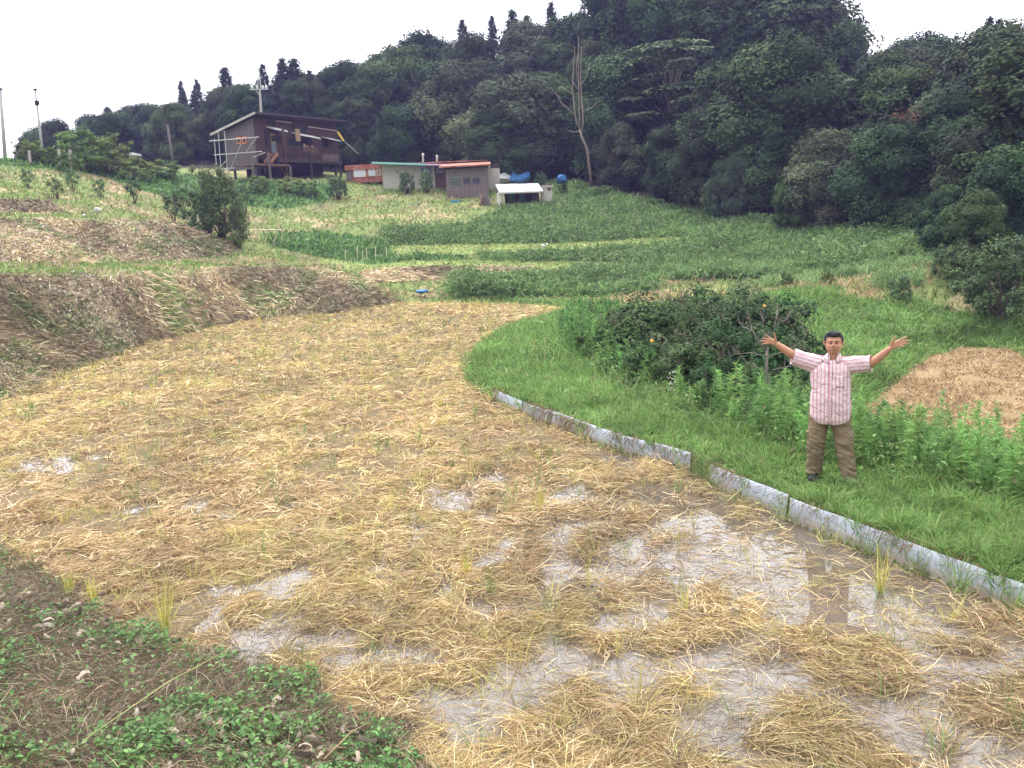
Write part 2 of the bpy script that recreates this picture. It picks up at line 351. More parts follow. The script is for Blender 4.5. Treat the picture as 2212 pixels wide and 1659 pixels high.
Z['tall'] = [(1240, 600), (1240, 575), (1400, 577), (1030, 563), (1030, 545), (1230, 538), (1500, 524), (1420, 515), (1230, 524), (1000, 528), (830, 530), (830, 496), (1000, 490), (1090, 455), (1200, 440), (1190, 400), (1290, 395), (1400, 425), (1600, 465), (1800, 492), (2030, 500), (2250, 515), (2900, 530),
             (2900, 640), (2250, 620), (2100, 590), (2060, 545), (2000, 560), (1900, 585), (1800, 596), (1650, 602), (1460, 605)]
Z['tall2'] = [(960, 645), (985, 615), (1100, 605), (1300, 600), (1400, 608), (1430, 625), (1350, 640), (1100, 645)]
Z['turfa'] = [(840, 531), (1000, 528), (1230, 524), (1480, 512), (1500, 530), (1230, 547), (1000, 550), (850, 551)]
Z['turfb'] = [(700, 556), (800, 572), (900, 563), (1100, 563), (1240, 565), (1400, 573), (1400, 590), (1240, 582), (1100, 576), (900, 577), (800, 584), (690, 569)]
Z['dry'] = [(1640, 600), (1800, 596), (1820, 625), (1680, 625)]
Z['dry2'] = [(1830, 610), (1920, 590), (2000, 578), (2040, 545), (2060, 560), (2020, 600), (1900, 650), (1820, 640)]
Z['dry3'] = [(1300, 655), (1330, 642), (1470, 634), (1480, 650), (1330, 660)]
Z['veg'] = [(590, 535), (560, 505), (660, 500), (830, 515), (840, 535), (1020, 545), (1000, 562), (900, 568), (800, 574), (700, 558)]
Z['garden'] = [(500, 392), (480, 440), (600, 452), (700, 440), (740, 405), (730, 394)]
Z['weedslope'] = [(-600, 200), (60, 340), (180, 352), (300, 360), (480, 385), (500, 440), (350, 425), (200, 375), (60, 362), (-600, 340)]
ZN = ['grass', 'straw', 'mulch', 'lush', 'rfield', 'tall', 'dry', 'veg', 'fore', 'forest', 'brown', 'turf']
EDGE = [(-900, 95), (0, 92), (100, 90), (460, 84), (600, 85), (900, 82), (1200, 77), (1290, 69), (1400, 62.5), (1600, 54.5), (1800, 47.5), (2030, 41.5), (2250, 37.5), (2600, 34.5), (3200, 32)]
def zones(x, y, z):
    u, v = proj(np.stack([x, y, z], -1)); n0 = (fbm(x*.8, y*.8, 21)-.5)
    uj = u + n0*18*np.clip(20/np.maximum(y, 1), 0, 1); vj = v + n0*np.clip(300/np.maximum(y, 5), 2, 40)*.5
    zo = np.zeros(x.shape, int)
    for k, n in (('garden', 'veg'), ('weedslope', 'veg'), ('veg', 'veg'), ('bankA', 'mulch'), ('bankB', 'mulch'), ('bankC', 'brown'), ('brown', 'brown'), ('lush', 'lush'), ('rfield', 'rfield'), ('tall', 'tall'), ('tall2', 'tall'), ('turfa', 'turf'), ('turfb', 'turf'), ('dry', 'dry'), ('dry2', 'dry'), ('dry3', 'dry')):
        zo[inpoly(uj, vj, Z[k])] = ZN.index(n)
    jx_ = (fbm(x*1.7, y*1.7, 401, 3)-.5)*.9; jf = np.where((x < 1.5) & (y < 9.5), 1, 0)*jx_; zo[inpoly(x+jf, y+jf*.6, FIELD)] = 1
    near = (~inpoly(x+jf, y+jf*.6, FIELD)) & (np.hypot(x, y) < 15) & (x < 1.2) & (y < 11.5) & ((v > 1090) | (y < 2)) | (np.hypot(x, y) < 3.5); zo[near] = 8
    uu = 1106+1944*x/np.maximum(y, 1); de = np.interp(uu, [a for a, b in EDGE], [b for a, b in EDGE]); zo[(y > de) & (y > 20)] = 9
    return zo, u, v
# ground mesh: rings around the photographer, fine in front
az = np.concatenate([np.linspace(-180, -60, 41)[:-1], np.linspace(-60, -40, 61)[:-1], np.linspace(-40, 40, 361)[:-1], np.linspace(40, 60, 61)[:-1], np.linspace(60, 180, 41)[:-1]])
rr = np.concatenate([[0.0], np.geomspace(0.6, 4, 22)[:-1], np.geomspace(4, 60, 300)[:-1], np.geomspace(60, 140, 75)[:-1], np.geomspace(140, 259, 10)])
A, RR = np.meshgrid(np.radians(az), rr[1:]); gx = (RR*np.sin(A)).ravel(); gy = (RR*np.cos(A)).ravel()
gx = np.append(gx, 0.0); gy = np.append(gy, 0.0)
gz = H(gx, gy); na = len(az); nr = len(rr)-1
i, j = np.meshgrid(np.arange(nr-1), np.arange(na), indexing='ij'); j2 = (j+1) % na
gf = np.stack([i*na+j, i*na+j2, (i+1)*na+j2, (i+1)*na+j], -1).reshape(-1, 4)
gf3 = np.stack([np.full(na, nr*na), (np.arange(na)+1) % na, np.arange(na)], -1)
gzone, gu, gv = zones(gx, gy, gz)
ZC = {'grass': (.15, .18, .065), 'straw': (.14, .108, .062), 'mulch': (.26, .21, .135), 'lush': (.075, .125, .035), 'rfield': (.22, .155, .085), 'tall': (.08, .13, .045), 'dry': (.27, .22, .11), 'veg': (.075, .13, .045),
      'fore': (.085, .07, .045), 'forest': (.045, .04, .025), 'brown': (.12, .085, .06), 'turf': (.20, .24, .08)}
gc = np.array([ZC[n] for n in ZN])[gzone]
n1 = fbm(gx*.55, gy*.55, 31, 5); n2 = fbm(gx*3, gy*3, 41, 4)
dryp = np.clip((n1-.55)*9, 0, 1)[:, None]
gm = (gzone == 0)[:, None]
gc = np.where(gm, gc*(1-dryp) + np.array([.29, .235, .13])*dryp, gc)
gc = np.where((gzone == 3)[:, None] | (gzone == 7)[:, None], gc*(.75+.5*n1[:, None]), gc)
gp = np.clip((fbm(gx*.9+50, gy*.9, 33, 4)-.60)*8, 0, .6)[:, None]
gc = np.where((gzone == 2)[:, None], gc*(1-gp)+np.array([.10, .13, .05])*gp, gc)
wetc = (gz < 0.004)[:, None] & (gzone == 1)[:, None]
gc = np.where(wetc, np.array([.115, .092, .06]), gc)
gc = gc*(.7+.6*n2[:, None])
M_ground = mat('soil and turf', (0, 0, 0), .95, .3, 9.0, attr=True, bump=.5, spec=.1)
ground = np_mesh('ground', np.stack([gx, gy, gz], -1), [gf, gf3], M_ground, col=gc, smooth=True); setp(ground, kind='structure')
# standing water of the paddy: one sheet, the mud and straw rise through it
M_water = bpy.data.materials.new('muddy water'); M_water.use_nodes = True
b = M_water.node_tree.nodes['Principled BSDF']; b.inputs['Base Color'].default_value = (.10, .082, .064, 1); b.inputs['Roughness'].default_value = .02; b.inputs['IOR'].default_value = 1.62
_n = M_water.node_tree.nodes.new('ShaderNodeTexNoise'); _n.inputs['Scale'].default_value = 5.0; _b = M_water.node_tree.nodes.new('ShaderNodeBump'); _b.inputs['Strength'].default_value = .03; _b.inputs['Distance'].default_value = .02
_t = M_water.node_tree.nodes.new('ShaderNodeTexCoord'); M_water.node_tree.links.new(_t.outputs['Object'], _n.inputs['Vector'])
M_water.node_tree.links.new(_n.outputs[0], _b.inputs['Height']); M_water.node_tree.links.new(_b.outputs[0], b.inputs['Normal'])
wv = [(x, y, 0.0) for x, y in FIELD]; me = bpy.data.meshes.new('water'); me.from_pydata(wv, [], [tuple(range(len(wv)))]); me.materials.append(M_water)
bm_ = bmesh.new(); bm_.from_mesh(me); bmesh.ops.triangulate(bm_, faces=bm_.faces); bm_.normal_update()
for f in bm_.faces:
    if f.normal.z < 0: f.normal_flip()
bm_.to_mesh(me); bm_.free()
water = bpy.data.objects.new('water', me); COL.objects.link(water); setp(water, kind='structure')
# ------------------------------------------------------------------ ground cover (blades, leaves: nobody could count them)
rg = np.random.default_rng(11)
def unit(v): return v/np.maximum(np.linalg.norm(v, axis=-1, keepdims=True), 1e-9)
def blades(P0, D, L, W, bend, col, name, matr, down=0.0, parent=None, kink=.05):
    """bent tapering strips: P0 root, D start direction, L length, W width, bend = how far the tip droops (share of L)"""
    n = len(P0); D = unit(D); L = L[:, None]; W = W[:, None]; bend = bend[:, None]
    S = unit(np.cross(D, rg.normal(size=(n, 3))*np.array([1, 1, .3])))
    g = np.array([0, 0, -1.0]); hor = D.copy(); hor[:, 2] = 0; hor = unit(hor)
    p1 = P0 + D*L*.5 + (g*.25 + hor*.1)*bend*L*.5 + S*L*rg.normal(0, kink, (n, 1)); p2 = P0 + D*L + (g + hor*.3)*bend*L
    V = np.stack([P0-S*W*.5, P0+S*W*.5, p1-S*W*.45, p1+S*W*.45, p2-S*W*.12, p2+S*W*.12], 1).reshape(-1, 3)
    k = (np.arange(n)*6)[:, None]; F = np.concatenate([k+np.array([[0, 1, 3, 2]]), k+np.array([[2, 3, 5, 4]])])
    return np_mesh(name, V, F, matr, parent, col=np.repeat(col, 6, 0))
def cards(P0, Nn, size, aspect, col, name, matr, parent=None, fold=0.25):
    """leaf shapes: a pointed leaf folded along its rib"""
    n = len(P0); Nn = unit(Nn); A_ = unit(np.cross(Nn, rg.normal(size=(n, 3)))); B_ = np.cross(Nn, A_); s = size[:, None]; a = aspect if np.ndim(aspect) else np.full(n, aspect); a = a[:, None]
    t0 = P0 - A_*s*.5; t1 = P0 + A_*s*.5 - Nn*s*.08; l = P0 - B_*s*a*.5 + Nn*s*a*fold - A_*s*.08; r_ = P0 + B_*s*a*.5 + Nn*s*a*fold - A_*s*.08
    V = np.stack([t0, r_, t1, l], 1).reshape(-1, 3); k = (np.arange(n)*4)[:, None]
    F = np.concatenate([k+np.array([[0, 1, 2]]), k+np.array([[0, 2, 3]])])
    return np_mesh(name, V, F, matr, parent, col=np.repeat(col, 4, 0))
def pal(n, cols, w_=None, jit=.18):
    c = np.array(cols)[rg.choice(len(cols), n, p=None if w_ is None else np.array(w_)/sum(w_))]
    return c*(1+rg.normal(0, jit, (n, 1)))*(1+rg.normal(0, .05, (n, 3)))
M_blade = mat('grass blades', (0, 0, 0), .6, 0, attr=True, trans=.35, spec=.25)
M_straw = mat('cut rice straw', (0, 0, 0), .65, 0, attr=True, trans=.12, spec=.3)
M_deadleaf = mat('withered leaves', (0, 0, 0), .8, .15, 20, attr=True, trans=.1, spec=.15)
# candidates: density falls with distance
def cand(n, r0, r1, a0=-40, a1=40):
    r = np.exp(rg.uniform(math.log(r0), math.log(r1), n)); a = np.radians(rg.uniform(a0, a1, n)); x = r*np.sin(a); y = r*np.cos(a)
    z = H(x, y); zo, u, v = zones(x, y, z); return x, y, z, zo, r, v
x, y, z, zo, r, v = cand(760000, 4.2, 62)
infield = (zo == 1)
# --- straw lying in swathes
f1 = fbm(x*.9, y*.9, 60, 4); thick = fbm(x*2.6+9, y*2.6, 71, 4)*.75+fbm(x*.8, y*.8, 72, 2)*.25
wt = wetness(x, y)
mask = infield & (rg.random(len(x)) < np.clip((thick-.395-.085*wt-.55*np.clip(wt-.62, 0, 1))*9, .05+.05*wt, 1)) & (rg.random(len(x)) < .9)
X, Y, Zz, Rr = x[mask], y[mask], z[mask], r[mask]; n = len(X)
ang = vnoise(X*1.9, Y*1.9, 80)*15 + vnoise(X*.5, Y*.5, 81)*9 + rg.normal(0, .75, n)
el = np.abs(rg.normal(.05, .16, n)); mound = np.clip((thick[mask]-.42)*.5, 0, .08)
P0 = np.stack([X, Y, np.maximum(Zz, 0)+rg.random(n)*mound+.006], -1)
D = np.stack([np.cos(ang)*np.cos(el), np.sin(ang)*np.cos(el), np.sin(el)], -1)
L = rg.uniform(.06, .30, n)*rg.choice([1, 1, 1.35], n); W = np.maximum(rg.uniform(.0025, .006, n), Rr*.00075)
yel = np.clip((fbm(X*.7, Y*.7, 90, 3)-.5)*6+.5, 0, 1)*.28 + np.clip((Rr-14)/25, 0, .2)
base = pal(n, [(.56, .42, .235), (.68, .53, .31), (.41, .29, .16), (.22, .15, .085), (.76, .63, .41)], [4, 3, 3, 2.6, 1.5])
gold = pal(n, [(.66, .54, .26), (.58, .53, .22), (.76, .61, .30)], [4, 2, 3])
c = np.where((rg.random(n) < yel)[:, None], gold, base); c[wt[mask] > .45] *= .85; c *= (.72+.56*fbm(X*.55, Y*.55, 95, 4)+.25*(vnoise(X*3.1, Y*3.1, 96)-.5))[:, None]
setp(blades(P0, D, L, W, rg.uniform(0, .12, n), c, 'straw', M_straw, kink=.12), kind='stuff')
# --- cut stubble hills in rows: short upright stalks, some sprouting
sx, sy = np.meshgrid(np.arange(-22, 18, .30), np.arange(4.6, 42, .27)); sx = sx.ravel()+rg.normal(0, .05, sx.size); sy = sy.ravel()+rg.normal(0, .05, sy.size)
k = inpoly(sx, sy, FIELD) & (rg.random(len(sx)) < .9*np.clip(1.2-wetness(sx, sy)*.7, 0, 1)); sx, sy = sx[k], sy[k]; sz = np.maximum(H(sx, sy), -.02); m = len(sx)
per = np.clip((16*10/np.maximum(np.hypot(sx, sy), 6)), 5, 18).astype(int); idx = np.repeat(np.arange(m), per); n = len(idx)
spr = (rg.random(m) < .20)[idx]; grn = (rg.random(m) < .07)[idx]; hh = rg.uniform(.6, 1.7, m)[idx]
o = rg.normal(0, .035, (n, 2)); D = np.stack([o[:, 0]*8+rg.normal(0, .2, n), o[:, 1]*8+rg.normal(0, .2, n), np.full(n, 1.0)], -1)
P0 = np.stack([sx[idx]+o[:, 0], sy[idx]+o[:, 1], sz[idx]-.01], -1); Rr = np.hypot(P0[:, 0], P0[:, 1])
L = rg.uniform(.06, .14, n)*hh*np.where(spr | grn, 2.3, 1); W = np.maximum(rg.uniform(.003, .006, n), Rr*.0006)
c = pal(n, [(.50, .37, .20), (.60, .46, .26), (.28, .19, .11), (.66, .54, .32)]); c[spr] = pal(spr.sum(), [(.55, .47, .14), (.45, .47, .13), (.60, .52, .2)]); c[grn] = pal(grn.sum(), [(.16, .28, .08), (.2, .3, .1)])
setp(blades(P0, D, L, W, rg.uniform(0, .25, n), c, 'stubble', M_straw), kind='stuff')
# --- lower right field: dry stubble
mask = (zo == 4) & (rg.random(len(x)) < np.clip((fbm(x*2, y*2, 77, 3)-.3)*3, .05, .9)); X, Y, Zz, Rr = x[mask], y[mask], z[mask], r[mask]; n = len(X); a = rg.uniform(0, 6.28, n); el = rg.uniform(0, 1.2, n)
setp(blades(np.stack([X, Y, Zz], -1), np.stack([np.cos(a)*np.cos(el), np.sin(a)*np.cos(el), np.sin(el)+.05], -1), rg.uniform(.05, .15, n), Rr*.0009, rg.uniform(0, .2, n),
            pal(n, [(.36, .25, .135), (.45, .32, .17), (.27, .18, .10), (.52, .40, .21)], [4, 3, 2, 1]), 'dry_stubble', M_straw), kind='stuff')
# --- fresh grass on the bund and the mound behind it
def grass(mask, lo, hi, cols, wts, name, dense=1.0, wmul=.0009, clump=.5, up=1.0, matr=None, tuft=.24, dryn=None):
    mask = mask & (rg.random(len(x)) < dense*np.clip(1.4*fbm(x*2.2, y*2.2, 101, 3)+.35-clump*.3, .25, 1)); X, Y, Zz, Rr = x[mask], y[mask], z[mask], r[mask]; n = len(X)
    tl = fbm(X*1.8, Y*1.8, 111, 3); a = (fbm(X*.6, Y*.6, 121, 2)-.5)*12+rg.normal(0, 1.0, n); el = rg.uniform(.5, 1.45, n)*up
    cs = tuft; ix, iy = np.floor(X/cs).astype(np.int64), np.floor(Y/cs).astype(np.int64); jx, jy, jh = _h(ix, iy, 7), _h(ix, iy, 8), _h(ix, iy, 9); tx, ty = (ix+.15+.7*jx)*cs, (iy+.15+.7*jy)*cs; inT = (rg.random(n) < .62); rr_ = rg.random(n)**.7*cs*.30; aa = rg.uniform(0, 6.28, n)
    X = np.where(inT, tx+rr_*np.cos(aa), X); Y = np.where(inT, ty+rr_*np.sin(aa), Y); a = np.where(inT, aa+rg.normal(0, .35, n), a); el = np.where(inT, rg.uniform(.75, 1.5, n), el); tl = np.where(inT, tl*(.6+1.0*jh), tl*.8)
    c = pal(n, cols, wts)
    if dryn is not None:
        q_ = rg.random(n) < np.clip((fbm(X*.5, Y*.5, 31, 5)-.54)*8, .04, .85); c[q_] = pal(q_.sum(), dryn)
    c *= ((.72+.6*fbm(X*.9, Y*.9, 131, 3))*np.where(inT, .8+.45*_h(ix, iy, 12), .95))[:, None]
    return setp(blades(np.stack([X, Y, Zz-.01], -1), np.stack([np.cos(a)*np.cos(el), np.sin(a)*np.cos(el), np.sin(el)], -1), rg.uniform(lo, hi, n)*(.45+1.1*tl), np.maximum(.004, Rr*wmul), rg.uniform(.1, .55, n), c, name, matr or M_blade), kind='stuff')
GR = [(.16, .28, .075), (.22, .34, .10), (.11, .20, .055), (.28, .37, .15), (.33, .28, .15)]
xs_, ys_, zs_, zos_, rs_, vs_ = x, y, z, zo, r, v
xb, yb, zb, zob, rb, vb = cand(460000, 7, 36, -7, 42); k = (zob == 3); x, y, z, zo, r, v = [q[k] for q in (xb, yb, zb, zob, rb, vb)]
# the strip right above the plastic edging
_px, _py = Pz(1791, 1032, .3).x, Pz(1791, 1032, .3).y; md = np.hypot(x-_px, y-_py)
grass((md > .75) | (rg.random(len(x)) < .0), .10, .27, GR, [4, 3, 3, 1.2, .35], 'bund_grass', 1.0, .0008)
k = md <= .75; x, y, z, r = x[k], y[k], z[k], r[k]; grass(np.ones(len(x), bool), .05, .13, GR, [4, 3, 3, 1.2, .5], 'trodden_grass', 1.0, .0008)
x, y, z, zo, r, v = cand(300000, 20, 75); k = (r > 26)
grass((zo == 3) & (r >= 20), .15, .4, GR, [4, 3, 2, 1, .2], 'meadow_grass', 1, .0012)
GS = [(.18, .27, .08), (.23, .31, .10), (.13, .21, .06), (.34, .30, .15), (.30, .22, .12)]
grass((zo == 0), .10, .28, GS, [4, 4, 3, .5, .4], 'terrace_turf', .85, .0011, dryn=[(.42, .32, .21), (.36, .27, .17), (.48, .38, .25), (.26, .19, .12)])
grass((zo == 11), .08, .22, [(.24, .32, .10), (.30, .35, .13), (.18, .26, .08), (.38, .34, .18)], [3, 3, 2, 1.2], 'path_turf', 1, .0012)
grass((zo == 7), .16, .42, [(.09, .18, .05), (.13, .24, .07), (.2, .28, .1), (.07, .13, .045)], [3, 3, 1, 2], 'terrace_weeds', 1, .0016)
grass((zo == 6), .15, .45, [(.42, .33, .18), (.34, .26, .15), (.48, .40, .22), (.18, .25, .08)], [2.5, 2, 1.5, 3], 'dry_grass', .9, .0012)
# tall green bank: thick, tall, hanging over
mask = (zo == 5); X, Y, Zz, Rr = x[mask], y[mask], z[mask], r[mask]
rep = 3; X = np.repeat(X, rep)+rg.normal(0, .25, len(X)*rep); Y = np.repeat(Y, rep)+rg.normal(0, .25, len(Y)*rep); Rr = np.repeat(Rr, rep); n = len(X); Zz = H(X, Y)
hgt = (.25+1.35*np.clip(fbm(X*.5, Y*.5, 141, 4)-.25, 0, 1))*np.where(Y > 44, .48, 1); a = rg.uniform(0, 6.28, n); el = rg.uniform(.1, 1.4, n)
P0 = np.stack([X, Y, Zz+rg.random(n)**.7*hgt*.8], -1); c = pal(n, [(.13, .22, .075), (.17, .27, .095), (.09, .165, .055), (.22, .31, .12), (.30, .34, .17)], [4, 4, 3, 2, .6])*(.7+.6*fbm(X*.7, Y*.7, 151, 3))[:, None]
setp(blades(P0, np.stack([np.cos(a)*np.cos(el), np.sin(a)*np.cos(el), np.sin(el)], -1), rg.uniform(.15, .5, n), Rr*.0013, rg.uniform(.1, .6, n), c, 'bank_weeds', M_blade), kind='stuff')
mask = (zo == 5) & (rg.random(len(x)) < .9*np.clip((fbm(x*.25+7, y*.25, 301, 3)-.42)*7, .08, 1)); X, Y, Rr = x[mask], y[mask], r[mask]; n = len(X); Zz = H(X, Y); hg2 = (.25+1.35*np.clip(fbm(X*.5, Y*.5, 141, 4)-.25, 0, 1))*np.where(Y > 44, .48, 1); Nn = rg.normal(size=(n, 3))*.7; Nn[:, 2] += .8; Nn[:, 1] -= .3
setp(cards(np.stack([X, Y, Zz+hg2*rg.uniform(.6, 1.25, n)], -1), Nn, rg.uniform(.07, .17, n), .75, pal(n, [(.14, .24, .075), (.18, .29, .095), (.10, .18, .06), (.24, .34, .13)]), 'vine_leaves', M_blade), kind='stuff')
tx_ = []; ty_ = []
for u0, v0, u1, v1, m_ in ((1480, 585, 1800, 585, 34), (1790, 590, 2010, 560, 26), (1420, 520, 1560, 560, 10), (1640, 625, 1780, 625, 9), (1900, 640, 1990, 640, 12)):
    for k in range(m_):
        t_ = rg.random(); uu_ = u0+(u1-u0)*t_+rg.normal(0, 10); dd_ = float(np.interp(uu_, [1240, 1460, 1650, 1800, 1900, 2000], [45, 43.5, 41, 38.8, 36.6, 34]))*(1.0 if v0 < 615 else .92)+rg.normal(0, .5); q = P(uu_, v0, dd_); tx_.append(q.x); ty_.append(q.y)
tx_ = np.array(tx_); ty_ = np.array(ty_); idx = np.repeat(np.arange(len(tx_)), 70); n = len(idx); a = rg.uniform(0, 6.28, n); el = rg.uniform(.75, 1.45, n)
setp(blades(np.stack([tx_[idx]+rg.normal(0, .1, n), ty_[idx]+rg.normal(0, .1, n), H(tx_, ty_)[idx]], -1), np.stack([np.cos(a)*np.cos(el), np.sin(a)*np.cos(el), np.sin(el)], -1), rg.uniform(.6, 1.3, n), np.full(n, .03), rg.uniform(.3, .9, n), pal(n, [(.20, .32, .12), (.26, .38, .16), (.15, .25, .09)]), 'arching_grass', M_blade), kind='stuff')
# --- mown banks: tangled dry stems, pale leaves, new green
x, y, z, zo, r, v = cand(420000, 12, 60, -40, 2)
mask = ((zo == 2) | (zo == 10)); X, Y, Zz, Rr, zz_ = x[mask], y[mask], z[mask], r[mask], zo[mask]; n = len(X); a = -1.2+(fbm(X*.35, Y*.35, 161, 3)-.5)*5+rg.normal(0, .5, n)
sl_ = rg.normal(-.25, .35, n); gpt = np.clip((fbm(X*.9+50, Y*.9, 33, 4)-.58)*8, 0.04, .5)
c = pal(n, [(.44, .35, .22), (.54, .45, .29), (.33, .25, .165), (.20, .15, .10), (.64, .55, .38)], [4, 3, 3, 2, 1.2]); g_ = rg.random(n) < gpt*np.where(zz_ == 10, .3, 1); c[g_] = pal(g_.sum(), [(.17, .25, .08), (.23, .29, .11)])
light = np.clip((fbm(X*.3+3, Y*.3, 171, 3)-.5)*5, -.3, .5); c *= (1+light)[:, None]
setp(blades(np.stack([X, Y, Zz+rg.random(n)*.12], -1), np.stack([np.cos(a)*np.cos(sl_), np.sin(a)*np.cos(sl_), np.sin(sl_)], -1), rg.uniform(.12, .5, n), Rr*.0010, rg.uniform(0, .15, n), c, 'mown_stems', M_straw), kind='stuff')
lm = mask & (rg.random(len(x)) < .34*np.clip((fbm(x*.5, y*.5, 181, 4)-.40)*7, 0, 1)) & (zo == 2); X, Y, Zz, Rr = x[lm], y[lm], z[lm], r[lm]; n = len(X)
Nn = rg.normal(size=(n, 3)); Nn[:, 2] = np.abs(Nn[:, 2])+.3
setp(cards(np.stack([X, Y, Zz+.05+rg.random(n)*.1], -1), Nn, rg.uniform(.05, .13, n), .7, pal(n, [(.5, .44, .36), (.38, .32, .25), (.28, .22, .17), (.6, .55, .47)], [3, 3, 2, 1]), 'withered_leaves', M_deadleaf), kind='stuff')
# green tufts at the foot of bank A, red leaves at its left end
m1 = (zo == 2) & (rg.random(len(x)) < .5*np.clip(1-(z-.05)/.9, 0, 1)); X, Y, Zz, Rr = x[m1], y[m1], z[m1], r[m1]; n = len(X); a = rg.uniform(0, 6.28, n); el = rg.uniform(.3, 1.4, n)
setp(blades(np.stack([X, Y, Zz], -1), np.stack([np.cos(a)*np.cos(el), np.sin(a)*np.cos(el), np.sin(el)], -1), rg.uniform(.1, .3, n), Rr*.001, rg.uniform(.1, .5, n), pal(n, [(.12, .20, .06), (.17, .25, .08), (.09, .15, .05)]), 'foot_weeds', M_blade), kind='stuff')
# --- goldenrod-like weeds behind the bund
def weedstand(bx, by, hs, cols, name, leaves=64, lsz=(.05, .11), lw=.011, bz=None):
    n0 = len(bx); bz = H(bx, by) if bz is None else bz; lean = rg.normal(0, .16, (n0, 2)); idx = np.repeat(np.arange(n0), leaves); n = len(idx); t = rg.uniform(.12, 1.0, n)**.8
    pos = np.stack([bx[idx]+lean[idx, 0]*t*hs[idx], by[idx]+lean[idx, 1]*t*hs[idx], bz[idx]+t*hs[idx]], -1); a = rg.uniform(0, 6.28, n); el = .10+.75*t**3+rg.normal(0, .22, n)
    D = np.stack([np.cos(a)*np.cos(el), np.sin(a)*np.cos(el), np.sin(el)], -1); Rr = np.hypot(pos[:, 0], pos[:, 1])
    pc = pal(n0, cols, jit=.12); c = pc[idx]*(1+rg.normal(0, .12, (n, 1)))*(1+.35*np.clip(t-.75, 0, 1))[:, None]
    lf = rg.uniform(*lsz, n)*(1.25-.6*t); W = np.maximum(lw, Rr*.0010)*np.ones(n)
    st = np.stack([bx, by, bz], -1); sd_ = np.stack([lean[:, 0], lean[:, 1], np.ones(n0)], -1)
    P_ = np.concatenate([pos, st]); D_ = np.concatenate([D, sd_]); L_ = np.concatenate([lf, hs*.98]); W_ = np.concatenate([W, np.maximum(.007, np.hypot(bx, by)*.0006)]); B_ = np.concatenate([rg.uniform(.1, .45, n), np.zeros(n0)])
    return setp(blades(P_, D_, L_, W_, B_, np.concatenate([c, pal(n0, [(.20, .19, .08), (.25, .17, .09)])]), name, M_blade), kind='stuff')
def band(line_, n, off0, off1, t0=0.0, t1=1.0):
    seg = np.array([[p.x, p.y] for p in line_]); d_ = np.r_[0, np.cumsum(np.linalg.norm(np.diff(seg, axis=0), axis=1))]; s = rg.uniform(t0, t1, n)*d_[-1]
    px = np.interp(s, d_, seg[:, 0]); py = np.interp(s, d_, seg[:, 1]); qx = np.interp(s+.3, d_, seg[:, 0])-px; qy = np.interp(s+.3, d_, seg[:, 1])-py; q = np.hypot(qx, qy)+1e-6
    o = rg.uniform(off0, off1, n); return px-qy/q*o, py+qx/q*o
bx, by = band(crest_out, 1500, -.25, 1.5); k = by > 5; bx, by = bx[k], by[k]; d_ = np.hypot(bx, by); k = (d_ < 16.5) | (rg.random(len(bx)) < .35); bx, by = bx[k], by[k]
sp_ = fbm(bx*.7, by*.7, 191, 3); k = sp_ > .36; bx, by, sp_ = bx[k], by[k], sp_[k]
hs = rg.choice([.42, .56, .68, .84], len(bx))*rg.uniform(.85, 1.15, len(bx))*(.7+.6*sp_)+np.clip(.27-H(bx, by), 0, .9)*.75
weedstand(bx, by, hs, [(.15, .28, .085), (.18, .33, .095), (.12, .23, .075), (.22, .37, .11)], 'goldenrod_stand', 110, (.07, .15), .013)
ux, uy = band(crest_out, 9000, -.5, 1.3); k = (uy > 5) & (np.hypot(ux, uy) < 19) & (fbm(ux*.7, uy*.7, 191, 3) > .33); ux, uy = ux[k], uy[k]; n = len(ux); Nn = rg.normal(size=(n, 3))*.7; Nn[:, 2] += .7; Nn[:, 1] -= .3
setp(cards(np.stack([ux, uy, H(ux, uy)+rg.uniform(.05, .5, n)*(.5+1.0*fbm(ux*1.5, uy*1.5, 197, 3))+np.clip(.27-H(ux, uy), 0, .6)*.4], -1), Nn, rg.uniform(.03, .09, n), .6, pal(n, [(.13, .24, .07), (.17, .30, .09), (.09, .17, .05), (.25, .34, .12), (.22, .17, .09)], [4, 3, 3, 1, .5]), 'undergrowth_leaves', M_blade), kind='stuff')
ux, uy = band(crest_out, 5200, -.6, 1.2); k = (uy > 5) & (np.hypot(ux, uy) < 18) & (fbm(ux*1.1, uy*1.1, 199, 3) > .45); ux, uy = ux[k], uy[k]; n = len(ux); a = rg.uniform(0, 6.28, n); el = rg.uniform(.6, 1.5, n)
setp(blades(np.stack([ux, uy, H(ux, uy)], -1), np.stack([np.cos(a)*np.cos(el), np.sin(a)*np.cos(el), np.sin(el)], -1), rg.uniform(.25, .8, n), np.full(n, .008), rg.uniform(.1, .6, n), pal(n, [(.16, .28, .08), (.24, .34, .12), (.34, .33, .16)], [3, 2, 1]), 'undergrowth_grass', M_blade), kind='stuff')
